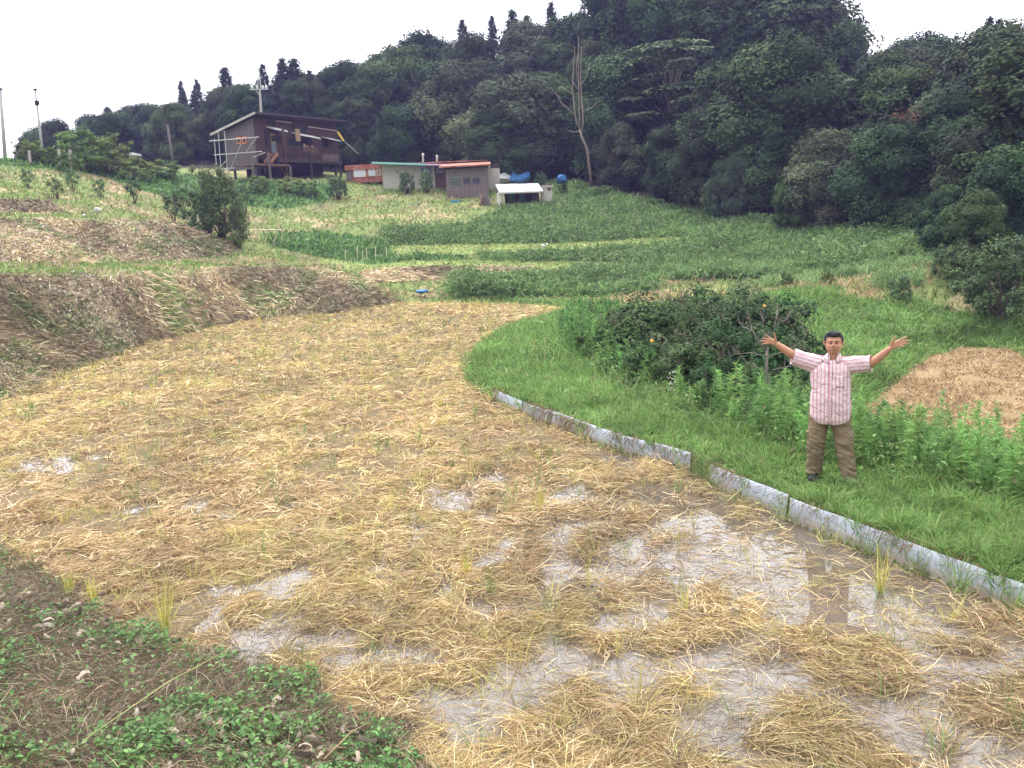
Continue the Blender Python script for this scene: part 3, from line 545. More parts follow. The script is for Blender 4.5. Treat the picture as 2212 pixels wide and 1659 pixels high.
# --- foreground bank: creeping weeds, dry fern and leaves
x, y, z, zo, r, v = cand(420000, 2.2, 14, -42, 12)
m8 = (zo == 8); gq = fbm(x*1.2, y*1.2, 201, 2)*.4+fbm(x*4.5, y*4.5, 203, 4)*.6
mm = m8 & (rg.random(len(x)) < .55); X, Y, Zz, Rr = x[mm], y[mm], z[mm], r[mm]; n = len(X); a = (fbm(X*.8, Y*.8, 211, 3)-.5)*14+rg.normal(0, .8, n); el = rg.normal(.2, .4, n)
setp(blades(np.stack([X, Y, Zz+rg.random(n)*.10], -1), np.stack([np.cos(a)*np.cos(el), np.sin(a)*np.cos(el), np.sin(el)], -1), rg.uniform(.04, .22, n), rg.uniform(.0018, .005, n), rg.uniform(0, .3, n),
     pal(n, [(.22, .165, .11), (.32, .25, .165), (.13, .10, .07), (.44, .36, .24), (.30, .18, .10), (.07, .055, .04)], [3.5, 3, 4, 2.2, 1.0, 3], .3), 'dry_fern_litter', M_straw), kind='stuff')
mm = m8 & (rg.random(len(x)) < np.clip((gq-.46)*5, .06, .8)*.5); X, Y, Zz, Rr, Q = x[mm], y[mm], z[mm], r[mm], gq[mm]; n = len(X); Nn = rg.normal(size=(n, 3))*.45; Nn[:, 2] += 1
setp(cards(np.stack([X, Y, Zz+.04+rg.random(n)*(.06+.3*np.clip(Q-.45, 0, .3))*1.2], -1), Nn, rg.uniform(.018, .062, n), .6, pal(n, [(.11, .22, .065), (.15, .28, .09), (.08, .15, .05), (.2, .3, .12)], [4, 2.5, 3.5, 1], .3), 'creeping_weed_leaves', M_blade), kind='stuff')
mm = m8 & (rg.random(len(x)) < .55*np.clip((gq-.5)*6, .02, 1)) & (rg.random(len(x)) < .25); X, Y, Zz = x[mm], y[mm], z[mm]; n = len(X); a = rg.uniform(0, 6.28, n); el = rg.uniform(.3, 1.4, n)
setp(blades(np.stack([X, Y, Zz], -1), np.stack([np.cos(a)*np.cos(el), np.sin(a)*np.cos(el), np.sin(el)], -1), rg.uniform(.08, .26, n), rg.uniform(.003, .006, n), rg.uniform(.1, .5, n), pal(n, [(.16, .24, .07), (.24, .3, .11), (.3, .27, .14)]), 'foreground_grass', M_blade), kind='stuff')
# big curled dead leaves
def dead_leaves(cx_, cy_, n, sp, name):
    X = cx_+rg.normal(0, sp, n); Y = cy_+rg.normal(0, sp*.8, n); V = []; F = []; C_ = []; ZL = H(X, Y)
    for i in range(n):
        s = rg.uniform(.035, .085); R3 = np.array(Matrix.Rotation(rg.uniform(0, 6.28), 3, 'Z') @ Matrix.Rotation(rg.uniform(-.9, .9), 3, 'X') @ Matrix.Rotation(rg.uniform(-.5, .5), 3, 'Y')); cu = rg.uniform(.2, .8)*rg.choice([-1, 1]); b0 = len(V); zl_ = ZL[i]+.09+rg.random()*.05
        for a_ in range(5):
            for c_ in range(5):
                uu = a_/4*2-1; vv = c_/4*2-1; wd = (1-uu*uu*.85)**.5*(.8+.12*rg.normal()); p = np.array([uu*.72, vv*wd*.36*(1+.3*math.sin(uu*5+i)), cu*(vv*vv*.7+uu*uu*.4)+rg.normal(0, .07)])*s; V.append(R3@p+np.array([X[i], Y[i], zl_]))
        for a_ in range(4):
            for c_ in range(4): q = b0+a_*5+c_; F.append((q, q+1, q+6, q+5))
        C_ += [np.array([(.34, .28, .21), (.24, .19, .14), (.15, .12, .09), (.28, .235, .185)][rg.integers(4)])*rg.uniform(.8, 1.15)]*25
    return setp(np_mesh(name, np.array(V), np.array(F), M_deadleaf, col=np.array(C_), smooth=True), kind='stuff')
for (uu, vv, n, s) in ((540, 1590, 34, .3), (640, 1520, 18, .2), (60, 1300, 18, .35), (90, 1345, 16, .3), (240, 1380, 10, .25), (430, 1460, 10, .25), (150, 1290, 12, .25), (300, 1500, 10, .35), (120, 1600, 9, .3), (700, 1620, 12, .25)):
    q = Pz(uu, vv, .45 if vv > 1450 else .25); dead_leaves(q.x, q.y, n, s, 'curled_dead_leaves')
# ------------------------------------------------------------------ trees and shrubs
def icos():
    bm = bmesh.new(); bmesh.ops.create_icosphere(bm, subdivisions=2, radius=1); V = np.array([list(v.co) for v in bm.verts]); F = np.array([[v.index for v in f.verts] for f in bm.faces]); bm.free(); return V, F
ICV, ICF = icos()
def crown_mesh(name, clumps, leaf, dens_, cols, matr, parent, core=.78, up=.55, flat=1.0, asp=.6, rough_=.22, wts=None):
    C = np.array([c for c, r in clumps]); Rr = np.array([r for c, r in clumps]); area = 4*math.pi*Rr**2*flat; cnt = np.maximum(6, (area/(leaf*leaf*asp)*dens_).astype(int)); idx = np.repeat(np.arange(len(C)), cnt); n = len(idx)
    d = unit(rg.normal(size=(n, 3))); d[:, 2] = np.where((d[:, 2] < 0) & (rg.random(n) < .55), -d[:, 2], d[:, 2]); lump = 1+rough_*(fbm(d[:, 0]*2.3+idx*3.1, d[:, 1]*2.3+d[:, 2]*1.7, 5, 3)-.5)*2.4
    pos = C[idx] + d*np.array([1, 1, flat])*(Rr[idx]*lump*rg.uniform(.80, 1.06, n))[:, None]
    keep = np.ones(n, bool)
    for k in range(len(C)):
        q = (pos-C[k])/np.array([1, 1, flat]); keep &= ~((np.linalg.norm(q, axis=1) < Rr[k]*.72) & (idx != k))
    pos, d, idx = pos[keep], d[keep], idx[keep]; n = len(pos)
    Nn = unit(d*np.array([1, 1, 1/max(flat, .4)]) + np.array([0, 0, up]) + rg.normal(0, .42, (n, 3))); A_ = unit(np.cross(Nn, rg.normal(size=(n, 3)))); B_ = np.cross(Nn, A_); s = leaf*rg.uniform(.65, 1.35, n)[:, None]
    V = np.stack([pos-A_*s*.5, pos+B_*s*asp*.5, pos+A_*s*.5-Nn*s*.12, pos-B_*s*asp*.5], 1).reshape(-1, 3); k4 = (np.arange(n)*4)[:, None]; F = np.concatenate([k4+np.array([[0, 1, 2]]), k4+np.array([[0, 2, 3]])])
    cc = pal(len(C), cols, wts, jit=.17)[idx]*(1+rg.normal(0, .09, (n, 1))); col = np.repeat(cc, 4, 0)
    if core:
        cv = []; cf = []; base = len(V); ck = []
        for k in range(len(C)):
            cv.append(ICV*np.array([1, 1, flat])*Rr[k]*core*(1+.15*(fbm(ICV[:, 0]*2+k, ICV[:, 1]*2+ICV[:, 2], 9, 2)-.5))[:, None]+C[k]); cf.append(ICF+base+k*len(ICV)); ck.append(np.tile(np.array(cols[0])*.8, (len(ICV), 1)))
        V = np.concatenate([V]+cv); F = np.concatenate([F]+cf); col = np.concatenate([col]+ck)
    return np_mesh(name, V, F, matr, parent, col=col)
M_leaf = mat('tree foliage', (0, 0, 0), .75, .22, .6, attr=True, trans=.12, spec=.10, objrand=.25)
M_bark = mat('bark', (.13, .105, .08), .9, .4, 6, bump=.6, stretch=(4, 4, 1)); M_palebark = mat('pale bark', (.42, .36, .27), .8, .35, 4, stretch=(3, 3, .7))
M_twig = mat('grey twigs', (.17, .15, .13), .9, .4, 8); M_deadbark = mat('bare dead wood', (.21, .17, .14), .85, .4, 2.5, stretch=(2, 2, .5), col2=(.22, .17, .13))
BL = [(.036, .068, .028), (.050, .088, .034), (.030, .056, .026), (.068, .108, .044)]
PALE = [(.125, .19, .095), (.145, .215, .11), (.10, .155, .08)]
CON = [(.034, .055, .030), (.042, .066, .034), (.028, .046, .026)]
def limbs(mb, z0, z1, n, spread, r0, rs):
    pts = [Vector((0, 0, -.6))]; 
    for i in range(5): pts.append(Vector((rs.gauss(0, .12)*i*.5, rs.gauss(0, .12)*i*.5, z0*.2+(z1-z0*.2)*i/4)))
    mb.tube(pts, [r0, r0*.85, r0*.7, r0*.55, r0*.35, r0*.15], 7)
    for k in range(n):
        a = rs.uniform(0, 6.28); b = pts[2+k % 3]; L = spread*rs.uniform(.5, 1); e = b + Vector((math.cos(a)*L, math.sin(a)*L, L*rs.uniform(.3, .9))); m = b.lerp(e, .5)+Vector((0, 0, .15*L)); mb.tube([b, m, e], [r0*.4, r0*.25, r0*.08], 5)
def broadleaf(seed, hgt=9, rx=3.6, low=.09, n=52, cols=BL, leaf=.21, dens_=1.15, name='broadleaf_tree'):
    rs = random.Random(seed); root = empty(name, (0, 0, 0)); cl = []
    for k in range(n):
        a = k*2.4+rs.uniform(-.4, .4); t = (k+.5)/n; z = hgt*(low+(0.88-low)*t); prof = math.sin(math.pi*min(1, .22+.66*t+.05))**.6; rad = rx*prof*rs.uniform(.55, 1.0)*.78
        if rs.random() < .2: rad *= .4
        cl.append(((math.cos(a)*rad, math.sin(a)*rad, z+rs.uniform(-.4, .4)), rx*rs.choice([.2, .27, .36, .44])*rs.uniform(.85, 1.1)*(1.1-.2*t)))
    cl.append(((0, 0, hgt*.5), rx*.55)); cl.append(((0, 0, hgt*.87), rx*.38)); cl.append(((0, 0, hgt*.7), rx*.5))
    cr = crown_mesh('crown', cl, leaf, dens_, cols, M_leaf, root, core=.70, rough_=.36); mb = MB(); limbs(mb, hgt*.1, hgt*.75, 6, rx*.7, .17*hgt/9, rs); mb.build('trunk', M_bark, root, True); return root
def conifer(seed, hgt=13, rx=2.5, name='cedar_tree'):
    rs = random.Random(seed); root = empty(name, (0, 0, 0)); cl = []; n = 110
    for k in range(n):
        t = k/(n-1); a = k*2.4+rs.uniform(-.5, .5); r_ = rx*(1-t)**.75*rs.uniform(.45, 1.0)+.05; cl.append(((math.cos(a)*r_, math.sin(a)*r_, hgt*(.12+.86*t)), (.34+.50*(1-t))*rs.uniform(.6, 1.3)*rx/2))
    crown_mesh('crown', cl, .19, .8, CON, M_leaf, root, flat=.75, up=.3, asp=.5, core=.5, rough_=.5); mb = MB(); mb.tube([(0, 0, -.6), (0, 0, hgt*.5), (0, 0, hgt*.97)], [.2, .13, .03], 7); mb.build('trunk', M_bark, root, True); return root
def layered(seed, hgt=10, rx=4.2, name='layered_tree'):
    rs = random.Random(seed); root = empty(name, (0, 0, 0)); cl = []; mb = MB(); top = []
    mb.tube([(0, 0, -.6), (.2, 0, hgt*.35), (-.1, .2, hgt*.6)], [.15, .10, .06], 7)
    for k in range(26):
        a = k*2.4; t = (k+.5)/26; rad = rx*(1-.7*t)*rs.uniform(.6, 1); c = Vector((math.cos(a)*rad, math.sin(a)*rad, hgt*(.40+.58*t)+rs.uniform(-.3, .3))); cl.append((tuple(c), rs.uniform(.9, 1.45)))
        cl.append((tuple(c+Vector((rs.uniform(-1, 1), rs.uniform(-1, 1), .1))), rs.uniform(.6, .9))); s = Vector((0, .1, hgt*(.3+.3*t))); mb.tube([s, s.lerp(c, .5)+Vector((0, 0, .3)), c], [.045, .03, .012], 6)
    crown_mesh('crown', cl, .24, 2.6, PALE, M_leaf, root, core=0, flat=.28, up=1.3, asp=.62); mb.build('trunk', M_palebark, root, True); return root
def shrub(seed, hgt=1.6, rx=1.0, cols=BL, leaf=.07, n=16, dens_=.5, name='shrub', core=.6, twigs=0, low=.12):
    rs = random.Random(seed); root = empty(name, (0, 0, 0)); cl = []; mb = MB()
    for k in range(n):
        a = k*2.4+rs.uniform(-.4, .4); t = (k+.5)/n; rad = rx*math.sin(math.pi*(.2+.7*t))**.7*rs.uniform(.4, .85); c = (math.cos(a)*rad, math.sin(a)*rad, hgt*(low+(.88-low)*t)); cl.append((c, rx*rs.uniform(.2, .38)*(1 if n > 9 else 1.3)*(.75 if n > 12 else 1)))
        if n > 12:
            for _ in range(2): cl.append(((c[0]*rs.uniform(.7, 1.25)+rs.gauss(0, .2*rx), c[1]*rs.uniform(.7, 1.25)+rs.gauss(0, .2*rx), c[2]*rs.uniform(.8, 1.12)), rx*rs.uniform(.08, .2)))
        if k % 2 == 0: mb.tube([(0, 0, -.15), (c[0]*.4, c[1]*.4, c[2]*.45), (c[0]*.95, c[1]*.95, c[2])], [.035*hgt/1.6, .022*hgt/1.6, .006], 5)
    for k in range(twigs):
        a = rs.uniform(0, 6.28); r0 = rx*rs.uniform(.3, .8); b_ = Vector((math.cos(a)*r0, math.sin(a)*r0, hgt*rs.uniform(.45, .8))); q = b_
        for j in range(6):
            e = b_+Vector((rs.gauss(0, .2), rs.gauss(0, .2), rs.uniform(.12, .42)))*rx*.8; mb.tube([b_, b_.lerp(e, .5)+Vector((rs.gauss(0, .03),)*3), e], [.010, .007, .003], 4, False)
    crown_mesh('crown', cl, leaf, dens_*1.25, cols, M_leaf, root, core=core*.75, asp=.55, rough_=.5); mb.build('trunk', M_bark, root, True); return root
# wooded hill: prototypes, then single trees
PB = [broadleaf(1, 9, 3.7), broadleaf(2, 10, 3.4), broadleaf(3, 8.5, 4.0), broadleaf(4, 9.5, 3.2, cols=[(.075, .12, .04), (.09, .14, .05), (.06, .10, .038)]), broadleaf(5, 8, 3.6, cols=[(.068, .095, .052), (.08, .108, .058), (.056, .08, .045)], leaf=.2)]
PC = [conifer(11), conifer(12, 12, 2.9), conifer(13, 14, 2.2)]; PLY = [layered(21), layered(22, 9, 3.6)]
used = set()
def plant(proto, p, rz, s, label, group=None, cat='tree'):
    if id(proto) not in used:
        used.add(id(proto)); proto.location = p; proto.rotation_euler = (0, 0, rz); proto.scale = s if isinstance(s, tuple) else (s,)*3; return setp(proto, label, cat, group)
    r = copy_tree(proto, p, rz, s, label, None, cat)
    if group: r['group'] = group
    elif 'group' in r: del r['group']
    return r
def at_uv(u, vtop, d, hp, extra=0.0):      # base on the terrain, size so the top reaches the surveyed height
    p = G(u, 0, d); r = ray(u, vtop); zt = CAM_H + r.z*d/r.y; return p, max(.3, (zt-p.z)/hp)
HP = {}
for q, h_ in zip(PB, (9.6, 10.6, 9.2, 10.1, 8.6)): HP[id(q)] = h_
for q, h_ in zip(PC, (13.2, 12.2, 14.2)): HP[id(q)] = h_
for q, h_ in zip(PLY, (10.2, 9.2)): HP[id(q)] = h_
# named trees: (prototype, u, vtop, d, width factor, label)
SP = [(PLY[0], 1800, 165, 57, 1.0, 'pale layered tree with flat leaf tiers and bare grey limbs halfway up the right slope'),
      (PLY[1], 1120, 215, 76, .7, 'small pale flat topped tree leaning out left of the dead bare tree'),
      (PLY[0], 1440, 70, 72, 1.25, 'wide pale layered crown high on the slope right of the dead bare tree'),
      (PLY[1], 1500, 180, 70, 1.0, 'pale layered tree with thin white limbs above the round grey green crown'),
      (PB[3], 1700, 400, 49, .9, 'low bright green tree at the dark forest edge above the tall green bank'),
      (PB[4], 1585, 325, 54, 1.0, 'round grey green crown at the forest edge right of the dead bare tree'),
      (PB[4], 1900, 290, 47, .95, 'small domed grey green crown low on the right side of the slope'),
      (PB[4], 1100, 150, 76, 1.3, 'broad silvery green crown upslope behind the long white shed'),
      (PB[2], 1060, 235, 73, 1.15, 'bulging dark green tree overhanging the right end of the sheds'),
      (PB[1], 2250, 60, 38, 1.25, 'tallest tree mass at the right edge of the photo'), (PB[2], 2100, 190, 44, 1.2, 'wide dark tree behind the one at the right edge'), (PB[0], 2010, 240, 46, 1.15, 'dark tree at the foot of the wood above the dry path'), (PB[1], 1950, 130, 52, 1.2, 'tall dark tree right of the domed crown'), (PB[0], 2190, 300, 33, 1.1, 'dark tree with drooping boughs at the right edge of the photo'),
      (PB[0], 2060, 400, 38, 1.2, 'dark leafy tree closing the right end of the tall green bank'), (PB[3], 2130, 470, 30.5, 1.2, 'leafy dark bush tree overhanging the dry path at the right'),
      (PB[2], 2140, 70, 56, 1.1, 'tall spreading evergreen against the sky near the right corner'),
      (PB[1], 1715, -30, 76, 1.3, 'highest tree crown of the hill, beside the sky gap'),
      (PC[0], 1190, 0, 100, .9, 'tallest pointed cedar on the skyline left of the dead bare tree'),
      (PC[1], 1104, 18, 101, .9, 'stout cedar with a blunt top on the skyline'), (PC[2], 1060, 28, 101, .9, 'slim forked cedar top left of the blunt cedar on the skyline'),
      (PC[1], 1136, 30, 100, .8, 'short round topped cedar between two taller ones on the skyline'),
      (PC[0], 995, 38, 104, .9, 'thin bare tipped cedar where the skyline starts to climb'), (PC[2], 1305, -12, 96, 1.0, 'cedar tip on the skyline above the dead bare tree'),
      (PC[0], 1362, -8, 95, 1.0, 'cedar on the skyline cut by the top of the photo'),
      (PC[2], 370, 170, 116, .8, 'leftmost pointed cedar on the low left skyline'), (PC[0], 405, 168, 116, .75, 'second small cedar on the low left skyline'),
      (PC[1], 470, 143, 105, 1.0, 'cedar pair top on the skyline above the left end of the brown house'), (PC[2], 553, 133, 102, 1.0, 'bushy cedar behind the utility pole above the brown house'),
      (PC[0], 597, 122, 102, 1.1, 'tall cedar above the roof of the brown house'), (PC[1], 622, 124, 103, 1.1, 'cedar just right of the tallest one above the house roof'), (PC[0], 655, 148, 101, .9, 'small cedar at the right of the cedar row above the house'),
      (PB[3], 660, 175, 92, 1.0, 'bright green tree behind the right half of the brown house'), (PB[3], 790, 185, 92, 1.1, 'yellowish green tree on the slope above the red caravan'),
      (PB[1], 760, 205, 86, 1.1, 'dark tree directly behind the right corner of the brown house'), (PB[0], 715, 215, 87, 1.1, 'dark tree behind the deck end of the brown house'), (PB[2], 830, 225, 80, 1.0, 'dark tree overhanging the teal end of the long shed'),
      (PB[2], 255, 233, 112, 1.0, 'flat umbrella shaped tree on the far left skyline')]
taken = []
LM = [(0, 'right of the poles on the left crest'), (150, 'over the left crest posts'), (240, 'over the white tank'), (330, 'over the leaning wooden pole'), (410, 'left of the grey house end'), (500, 'over the left half of the house'), (620, 'over the right half of the house'), (745, 'over the red caravan'), (830, 'over the teal shed roof'), (930, 'over the red hut roof'), (1050, 'over the blue tarpaulin'), (1160, 'left of the dead bare tree'), (1270, 'right of the dead bare tree'), (1360, 'over the tall green bank'), (1480, 'left of the round grey crown'), (1600, 'right of the round grey crown'), (1720, 'below the sky gap'), (1850, 'over the domed crown'), (1960, 'over the dry path'), (2080, 'near the right edge')]
for pr, u, vt, d, wf, lab in SP:
    p, s = at_uv(u, vt, d, HP[id(pr)]); taken.append((p.x, p.y)); plant(pr, p, rnd.uniform(0, 6.28), (s*wf, s*wf, s), lab)
def edge_d(u): return float(np.interp(u, [a for a, b in EDGE], [b for a, b in EDGE]))
def ridge_d(u): return float(np.interp(u, [a for a, b, c in RIDGE], [c for a, b, c in RIDGE]))
SKYL = [(-100, 400), (60, 325), (150, 268), (250, 232), (400, 203), (600, 160), (800, 130), (900, 84), (1000, 42), (1200, 14), (1330, -20), (1420, -90), (1600, -170), (1735, -80), (1765, 20), (1800, 34), (1850, 48), (1900, 92), (1990, 66), (2060, 38), (2110, 28), (2170, 20), (2212, -40), (2600, -80)]
def sky_v(u): return float(np.interp(u, [a for a, b in SKYL], [b for a, b in SKYL]))
cnt_t = 0
TI = ['at the wood edge', 'low on the slope', 'halfway up the slope', 'high on the slope', 'on the hilltop']
GL = {'l': 'dark evergreen tree packed among others on the low wooded slope left of the house', 'm': 'dark evergreen tree packed among others on the wooded slope behind the house and sheds', 'r': 'dark evergreen tree packed among others on the high wooded slope right of the sheds'}
GG = {'l': 'trees on the low wooded slope left of the house', 'm': 'trees on the wooded slope behind the house and sheds', 'r': 'trees on the high wooded slope right of the sheds'}
sk_n = 0; ue = 1330.0
while ue < 2400:                                   # trees whose boughs reach the ground along the foot of the wood
    de_ = edge_d(ue)+rnd.uniform(.6, 2.4); q = PB[rnd.choice([0, 1, 2, 4])]; p = G(ue, 0, de_); s = rnd.uniform(.45, .8)
    plant(q, p, rnd.uniform(0, 6.28), (s*1.15, s*1.15, s), 'low boughed tree at the foot of the wood, '+[n_ for a_, n_ in LM if ue >= a_][-1], 'low boughed trees at the foot of the wood'); taken.append((p.x, p.y)); ue += 3.6/de_*1944
row = 0; yy = 31.0
while yy < 124:
    xx = -75 + (row % 2)*2.6
    while xx < 62:
        px, py = xx+rnd.uniform(-1.1, 1.1), yy+rnd.uniform(-1.1, 1.1); xx += 6.0
        u = 1106+1944*px/py
        if u < 60 or u > 2420: continue
        if py < edge_d(u)+1.2 or py > ridge_d(u)+3: continue
        if any((px-a)**2+(py-b_)**2 < 6 for a, b_ in taken): continue
        if 1215 < u < 1310 and py < 76: continue
        if any(abs(u-a) < w_ and D_-9 < py < D_+1.5 for a, D_, w_ in ((1800, 57, 75), (1440, 72, 75), (1700, 49, 45), (1500, 70, 40), (1120, 76, 45))): continue
        far_ = (py-edge_d(u))/max(1, ridge_d(u)-edge_d(u))
        pr = rnd.choice(PB if rnd.random() < .86 else PC if far_ > .3 else PB); p = Vector((px, py, H1(px, py)))
        s = rnd.uniform(.85, 1.3)
        if far_ < .12: s *= .95
        zt = p.z+HP[id(pr)]*s; r = ray(u, sky_v(u)+rnd.uniform(-4, 20)); zl = CAM_H+r.z*py/r.y
        if zt > zl or far_ > .72: s = min(1.75, max(.42, (zl-p.z)/HP[id(pr)]))
        key = 'l' if u < 460 else 'm' if u < 1250 else 'r'
        wd = [n_ for a_, n_ in LM if u >= a_][-1]; tier = TI[min(4, int(far_*5))]; kd = {id(PB[3]): 'fresh green', id(PB[4]): 'grey green'}.get(id(pr), 'dark cedar' if pr in PC else 'dark evergreen')
        plant(pr, p, rnd.uniform(0, 6.28), (s*rnd.uniform(.95, 1.15), s*rnd.uniform(.95, 1.15), s), f'{kd} tree {tier}, {wd}', GG[key]); cnt_t += 1
    yy += 5.3; row += 1
by_l = {}
for o in list(COL.objects):
    if o.parent is None and o.get('category') == 'tree': by_l.setdefault(o['label'], []).append(o)
for l_, os_ in by_l.items():
    if len(os_) > 1:
        os_.sort(key=lambda o: o.location.x/o.location.y)
        for o, w_ in zip(os_, (('left one', 'right one') if len(os_) == 2 else ('left one', 'middle one', 'right one', 'farthest right one'))): o['label'] = l_.replace(', leaning', ' leaning')+', '+w_
print('forest trees', cnt_t)
# the bare dead tree
dt = empty('dead_tree', G(1278, 400, 69), 'dead bare tree with three pale broken trunks standing in front of the wood', 'tree')
def up3(l, d=68.5): return [P(u, v, d) for u, v in l]
mb = MB(); mb.tube([dt.location-Vector((0, 0, .4))]+up3([(1275, 370), (1268, 320), (1258, 300), (1252, 280)]), [.13, .12, .10, .09, .08], 8); mb.build('trunk', M_deadbark, dt, True)
for l, r_ in (([(1258, 290), (1244, 260), (1240, 225), (1236, 190), (1238, 165), (1240, 130), (1242, 100)], [.07, .06, .05, .04, .032, .022, .012]), ([(1254, 285), (1251, 240), (1250, 180), (1249, 120), (1250, 78)], [.055, .05, .04, .03, .012]), ([(1256, 288), (1260, 262), (1257, 220), (1254, 170), (1256, 100)], [.06, .055, .045, .035, .015]),
              ([(1243, 250), (1225, 232), (1212, 222), (1200, 200)], [.045, .035, .03, .012]), ([(1238, 205), (1222, 195), (1210, 186)], [.05, .04, .02]), ([(1254, 285), (1235, 285), (1222, 278)], [.035, .03, .012]), ([(1250, 195), (1240, 182), (1236, 170)], [.05, .04, .02]),
              ([(1259, 240), (1275, 235), (1290, 222)], [.05, .035, .015]), ([(1257, 180), (1268, 165), (1272, 140)], [.05, .035, .015]), ([(1249, 170), (1245, 150), (1247, 120)], [.04, .03, .015])):
    mb = MB(); mb.tube(up3(l), r_, 7); mb.build('limb', M_deadbark, dt, True)
# withered sprigs and pale bare boughs showing in the canopy
for u, v, d, lab in ((2215-40, 190, 43, 'rust coloured withered sprig in the dark canopy near the right edge'), (1905+55, 250, 44, 'small rust coloured withered sprig right of the domed crown')):
    p = P(u, v, d); wbr = empty('withered_branch', p-Vector((0, 0, .7)), lab, 'branch'); n = 170; q = np.stack([p.x+rg.normal(0, .35, n), p.y+rg.normal(0, .3, n), p.z+rg.normal(0, .2, n)], -1); setp(cards(q, rg.normal(size=(n, 3)), rg.uniform(.08, .2, n), .6, pal(n, [(.15, .075, .05), (.11, .06, .04)]), 'leaves', M_leaf, wbr), None)
    mb = MB()
    for k in range(7): mb.tube([p-Vector((0, 0, .7)), p+Vector((rnd.gauss(0, .2), 0, -.2)), p+Vector((rnd.gauss(0, .4), rnd.gauss(0, .2), rnd.uniform(-.1, .5)))], [.04, .025, .008], 5, False)
    mb.build('twigs', M_deadbark, wbr)
# orchard of old citrus behind the bund
CI = [(.042, .085, .026), (.055, .105, .033), (.035, .065, .024), (.085, .12, .05)]
PO = [shrub(31, 1.9, 1.5, CI, .075, 26, .62, 'citrus_tree', .6, 12), shrub(32, 2.0, 1.3, CI, .07, 22, .48, 'citrus_tree', .5, 24), shrub(33, 1.7, 1.4, CI, .075, 20, .62, 'citrus_tree', .6, 10)]
for k, (q, u, vt, d, wf, lab) in enumerate([(0, 1385, 645, 20, 1.0, 'dense glossy citrus tree at the left end of the old orchard'), (1, 1530, 598, 24, 1.25, 'tallest citrus tree at the back with grey dead twigs on top'), (2, 1640, 630, 21.5, 1.0, 'dark citrus tree carrying one orange fruit beside the grass mound'),
                                            (1, 1470, 705, 17.5, 1.0, 'half bare citrus tree full of grey twigs in the middle of the orchard'), (0, 1600, 690, 17.0, .95, 'citrus tree behind the raised hand of the man'), (2, 1565, 770, 14.5, .8, 'low citrus tree with bright leaves behind the tall weeds'), (2, 1400, 735, 17, .9, 'citrus tree with a low fruit above the tall weeds'),
                                            (1, 1450, 640, 22, 1.0, 'thin purple grey twiggy citrus tree behind the glossy one'), (2, 1745, 800, 14.5, .8, 'dark low citrus tree just behind the man')]):
    hp = (2.0, 2.1, 1.8)[q]; p, s = at_uv(u, vt, d, hp); plant(PO[q], p, rnd.uniform(0, 6.28), (s*wf, s*wf, s), lab)
M_fruit = mat('citrus fruit', (.60, .30, .06), .5, .1)
for u, v, d, lab in ((1651, 661, 20.2, 'single ripe orange fruit hanging on the dark citrus tree'), (1563, 633, 22.6, 'reddish fruit near the top of the tallest citrus tree'), (1408, 737, 16.0, 'pale orange fruit low on the left citrus tree')):
    bm = bmesh.new(); bmesh.ops.create_uvsphere(bm, u_segments=12, v_segments=8, radius=.036); me = bpy.data.meshes.new('orange_fruit'); bm.to_mesh(me); bm.free(); me.materials.append(M_fruit); ob = bpy.data.objects.new('orange_fruit', me); COL.objects.link(ob); ob.location = P(u, v, d); ob.scale = (1, 1, .9); setp(ob, lab, 'fruit')
# bare bleached branches by the raised hand
db = empty('bare_tree', G(1665, 830, 14.0), 'dead grey citrus tree with bare branches under the raised left hand', 'tree')
mb = MB(); mb.tube([db.location-Vector((0, 0, .2))]+[P(u, v, 14) for u, v in ((1663, 850), (1655, 800), (1658, 750))], [.035, .03, .026, .02], 7); mb.build('trunk', M_twig, db, True)
rs = random.Random(5); mb = MB()
for l in ([(1658, 760), (1640, 740), (1625, 715), (1620, 690), (1616, 672)], [(1656, 755), (1650, 720), (1648, 690), (1640, 665)], [(1658, 750), (1672, 715), (1678, 680), (1680, 662)], [(1658, 770), (1620, 762), (1585, 766), (1570, 772)], [(1660, 770), (1700, 758), (1730, 752), (1760, 762)], [(1700, 758), (1735, 735), (1745, 715)],
          [(1690, 760), (1720, 745), (1716, 725)], [(1655, 800), (1620, 790), (1600, 770), (1590, 745)], [(1668, 800), (1700, 792), (1740, 790)], [(1625, 715), (1605, 705), (1595, 690)], [(1678, 700), (1700, 690), (1708, 672)]):
    pts = [P(u, v, 14+rs.uniform(-.25, .25)) for u, v in l]; mb.tube(pts, [.011-.008*i/(len(pts)-1) for i in range(len(pts))], 5)
    for i in range(1, len(pts)):
        for _ in range(3):
            a = pts[i-1].lerp(pts[i], rs.random()); mb.tube([a, a+Vector((rs.gauss(0, .07), rs.gauss(0, .07), rs.uniform(.04, .16)))], [.006, .002], 4, False)
mb.build('branches', M_twig, db, True)
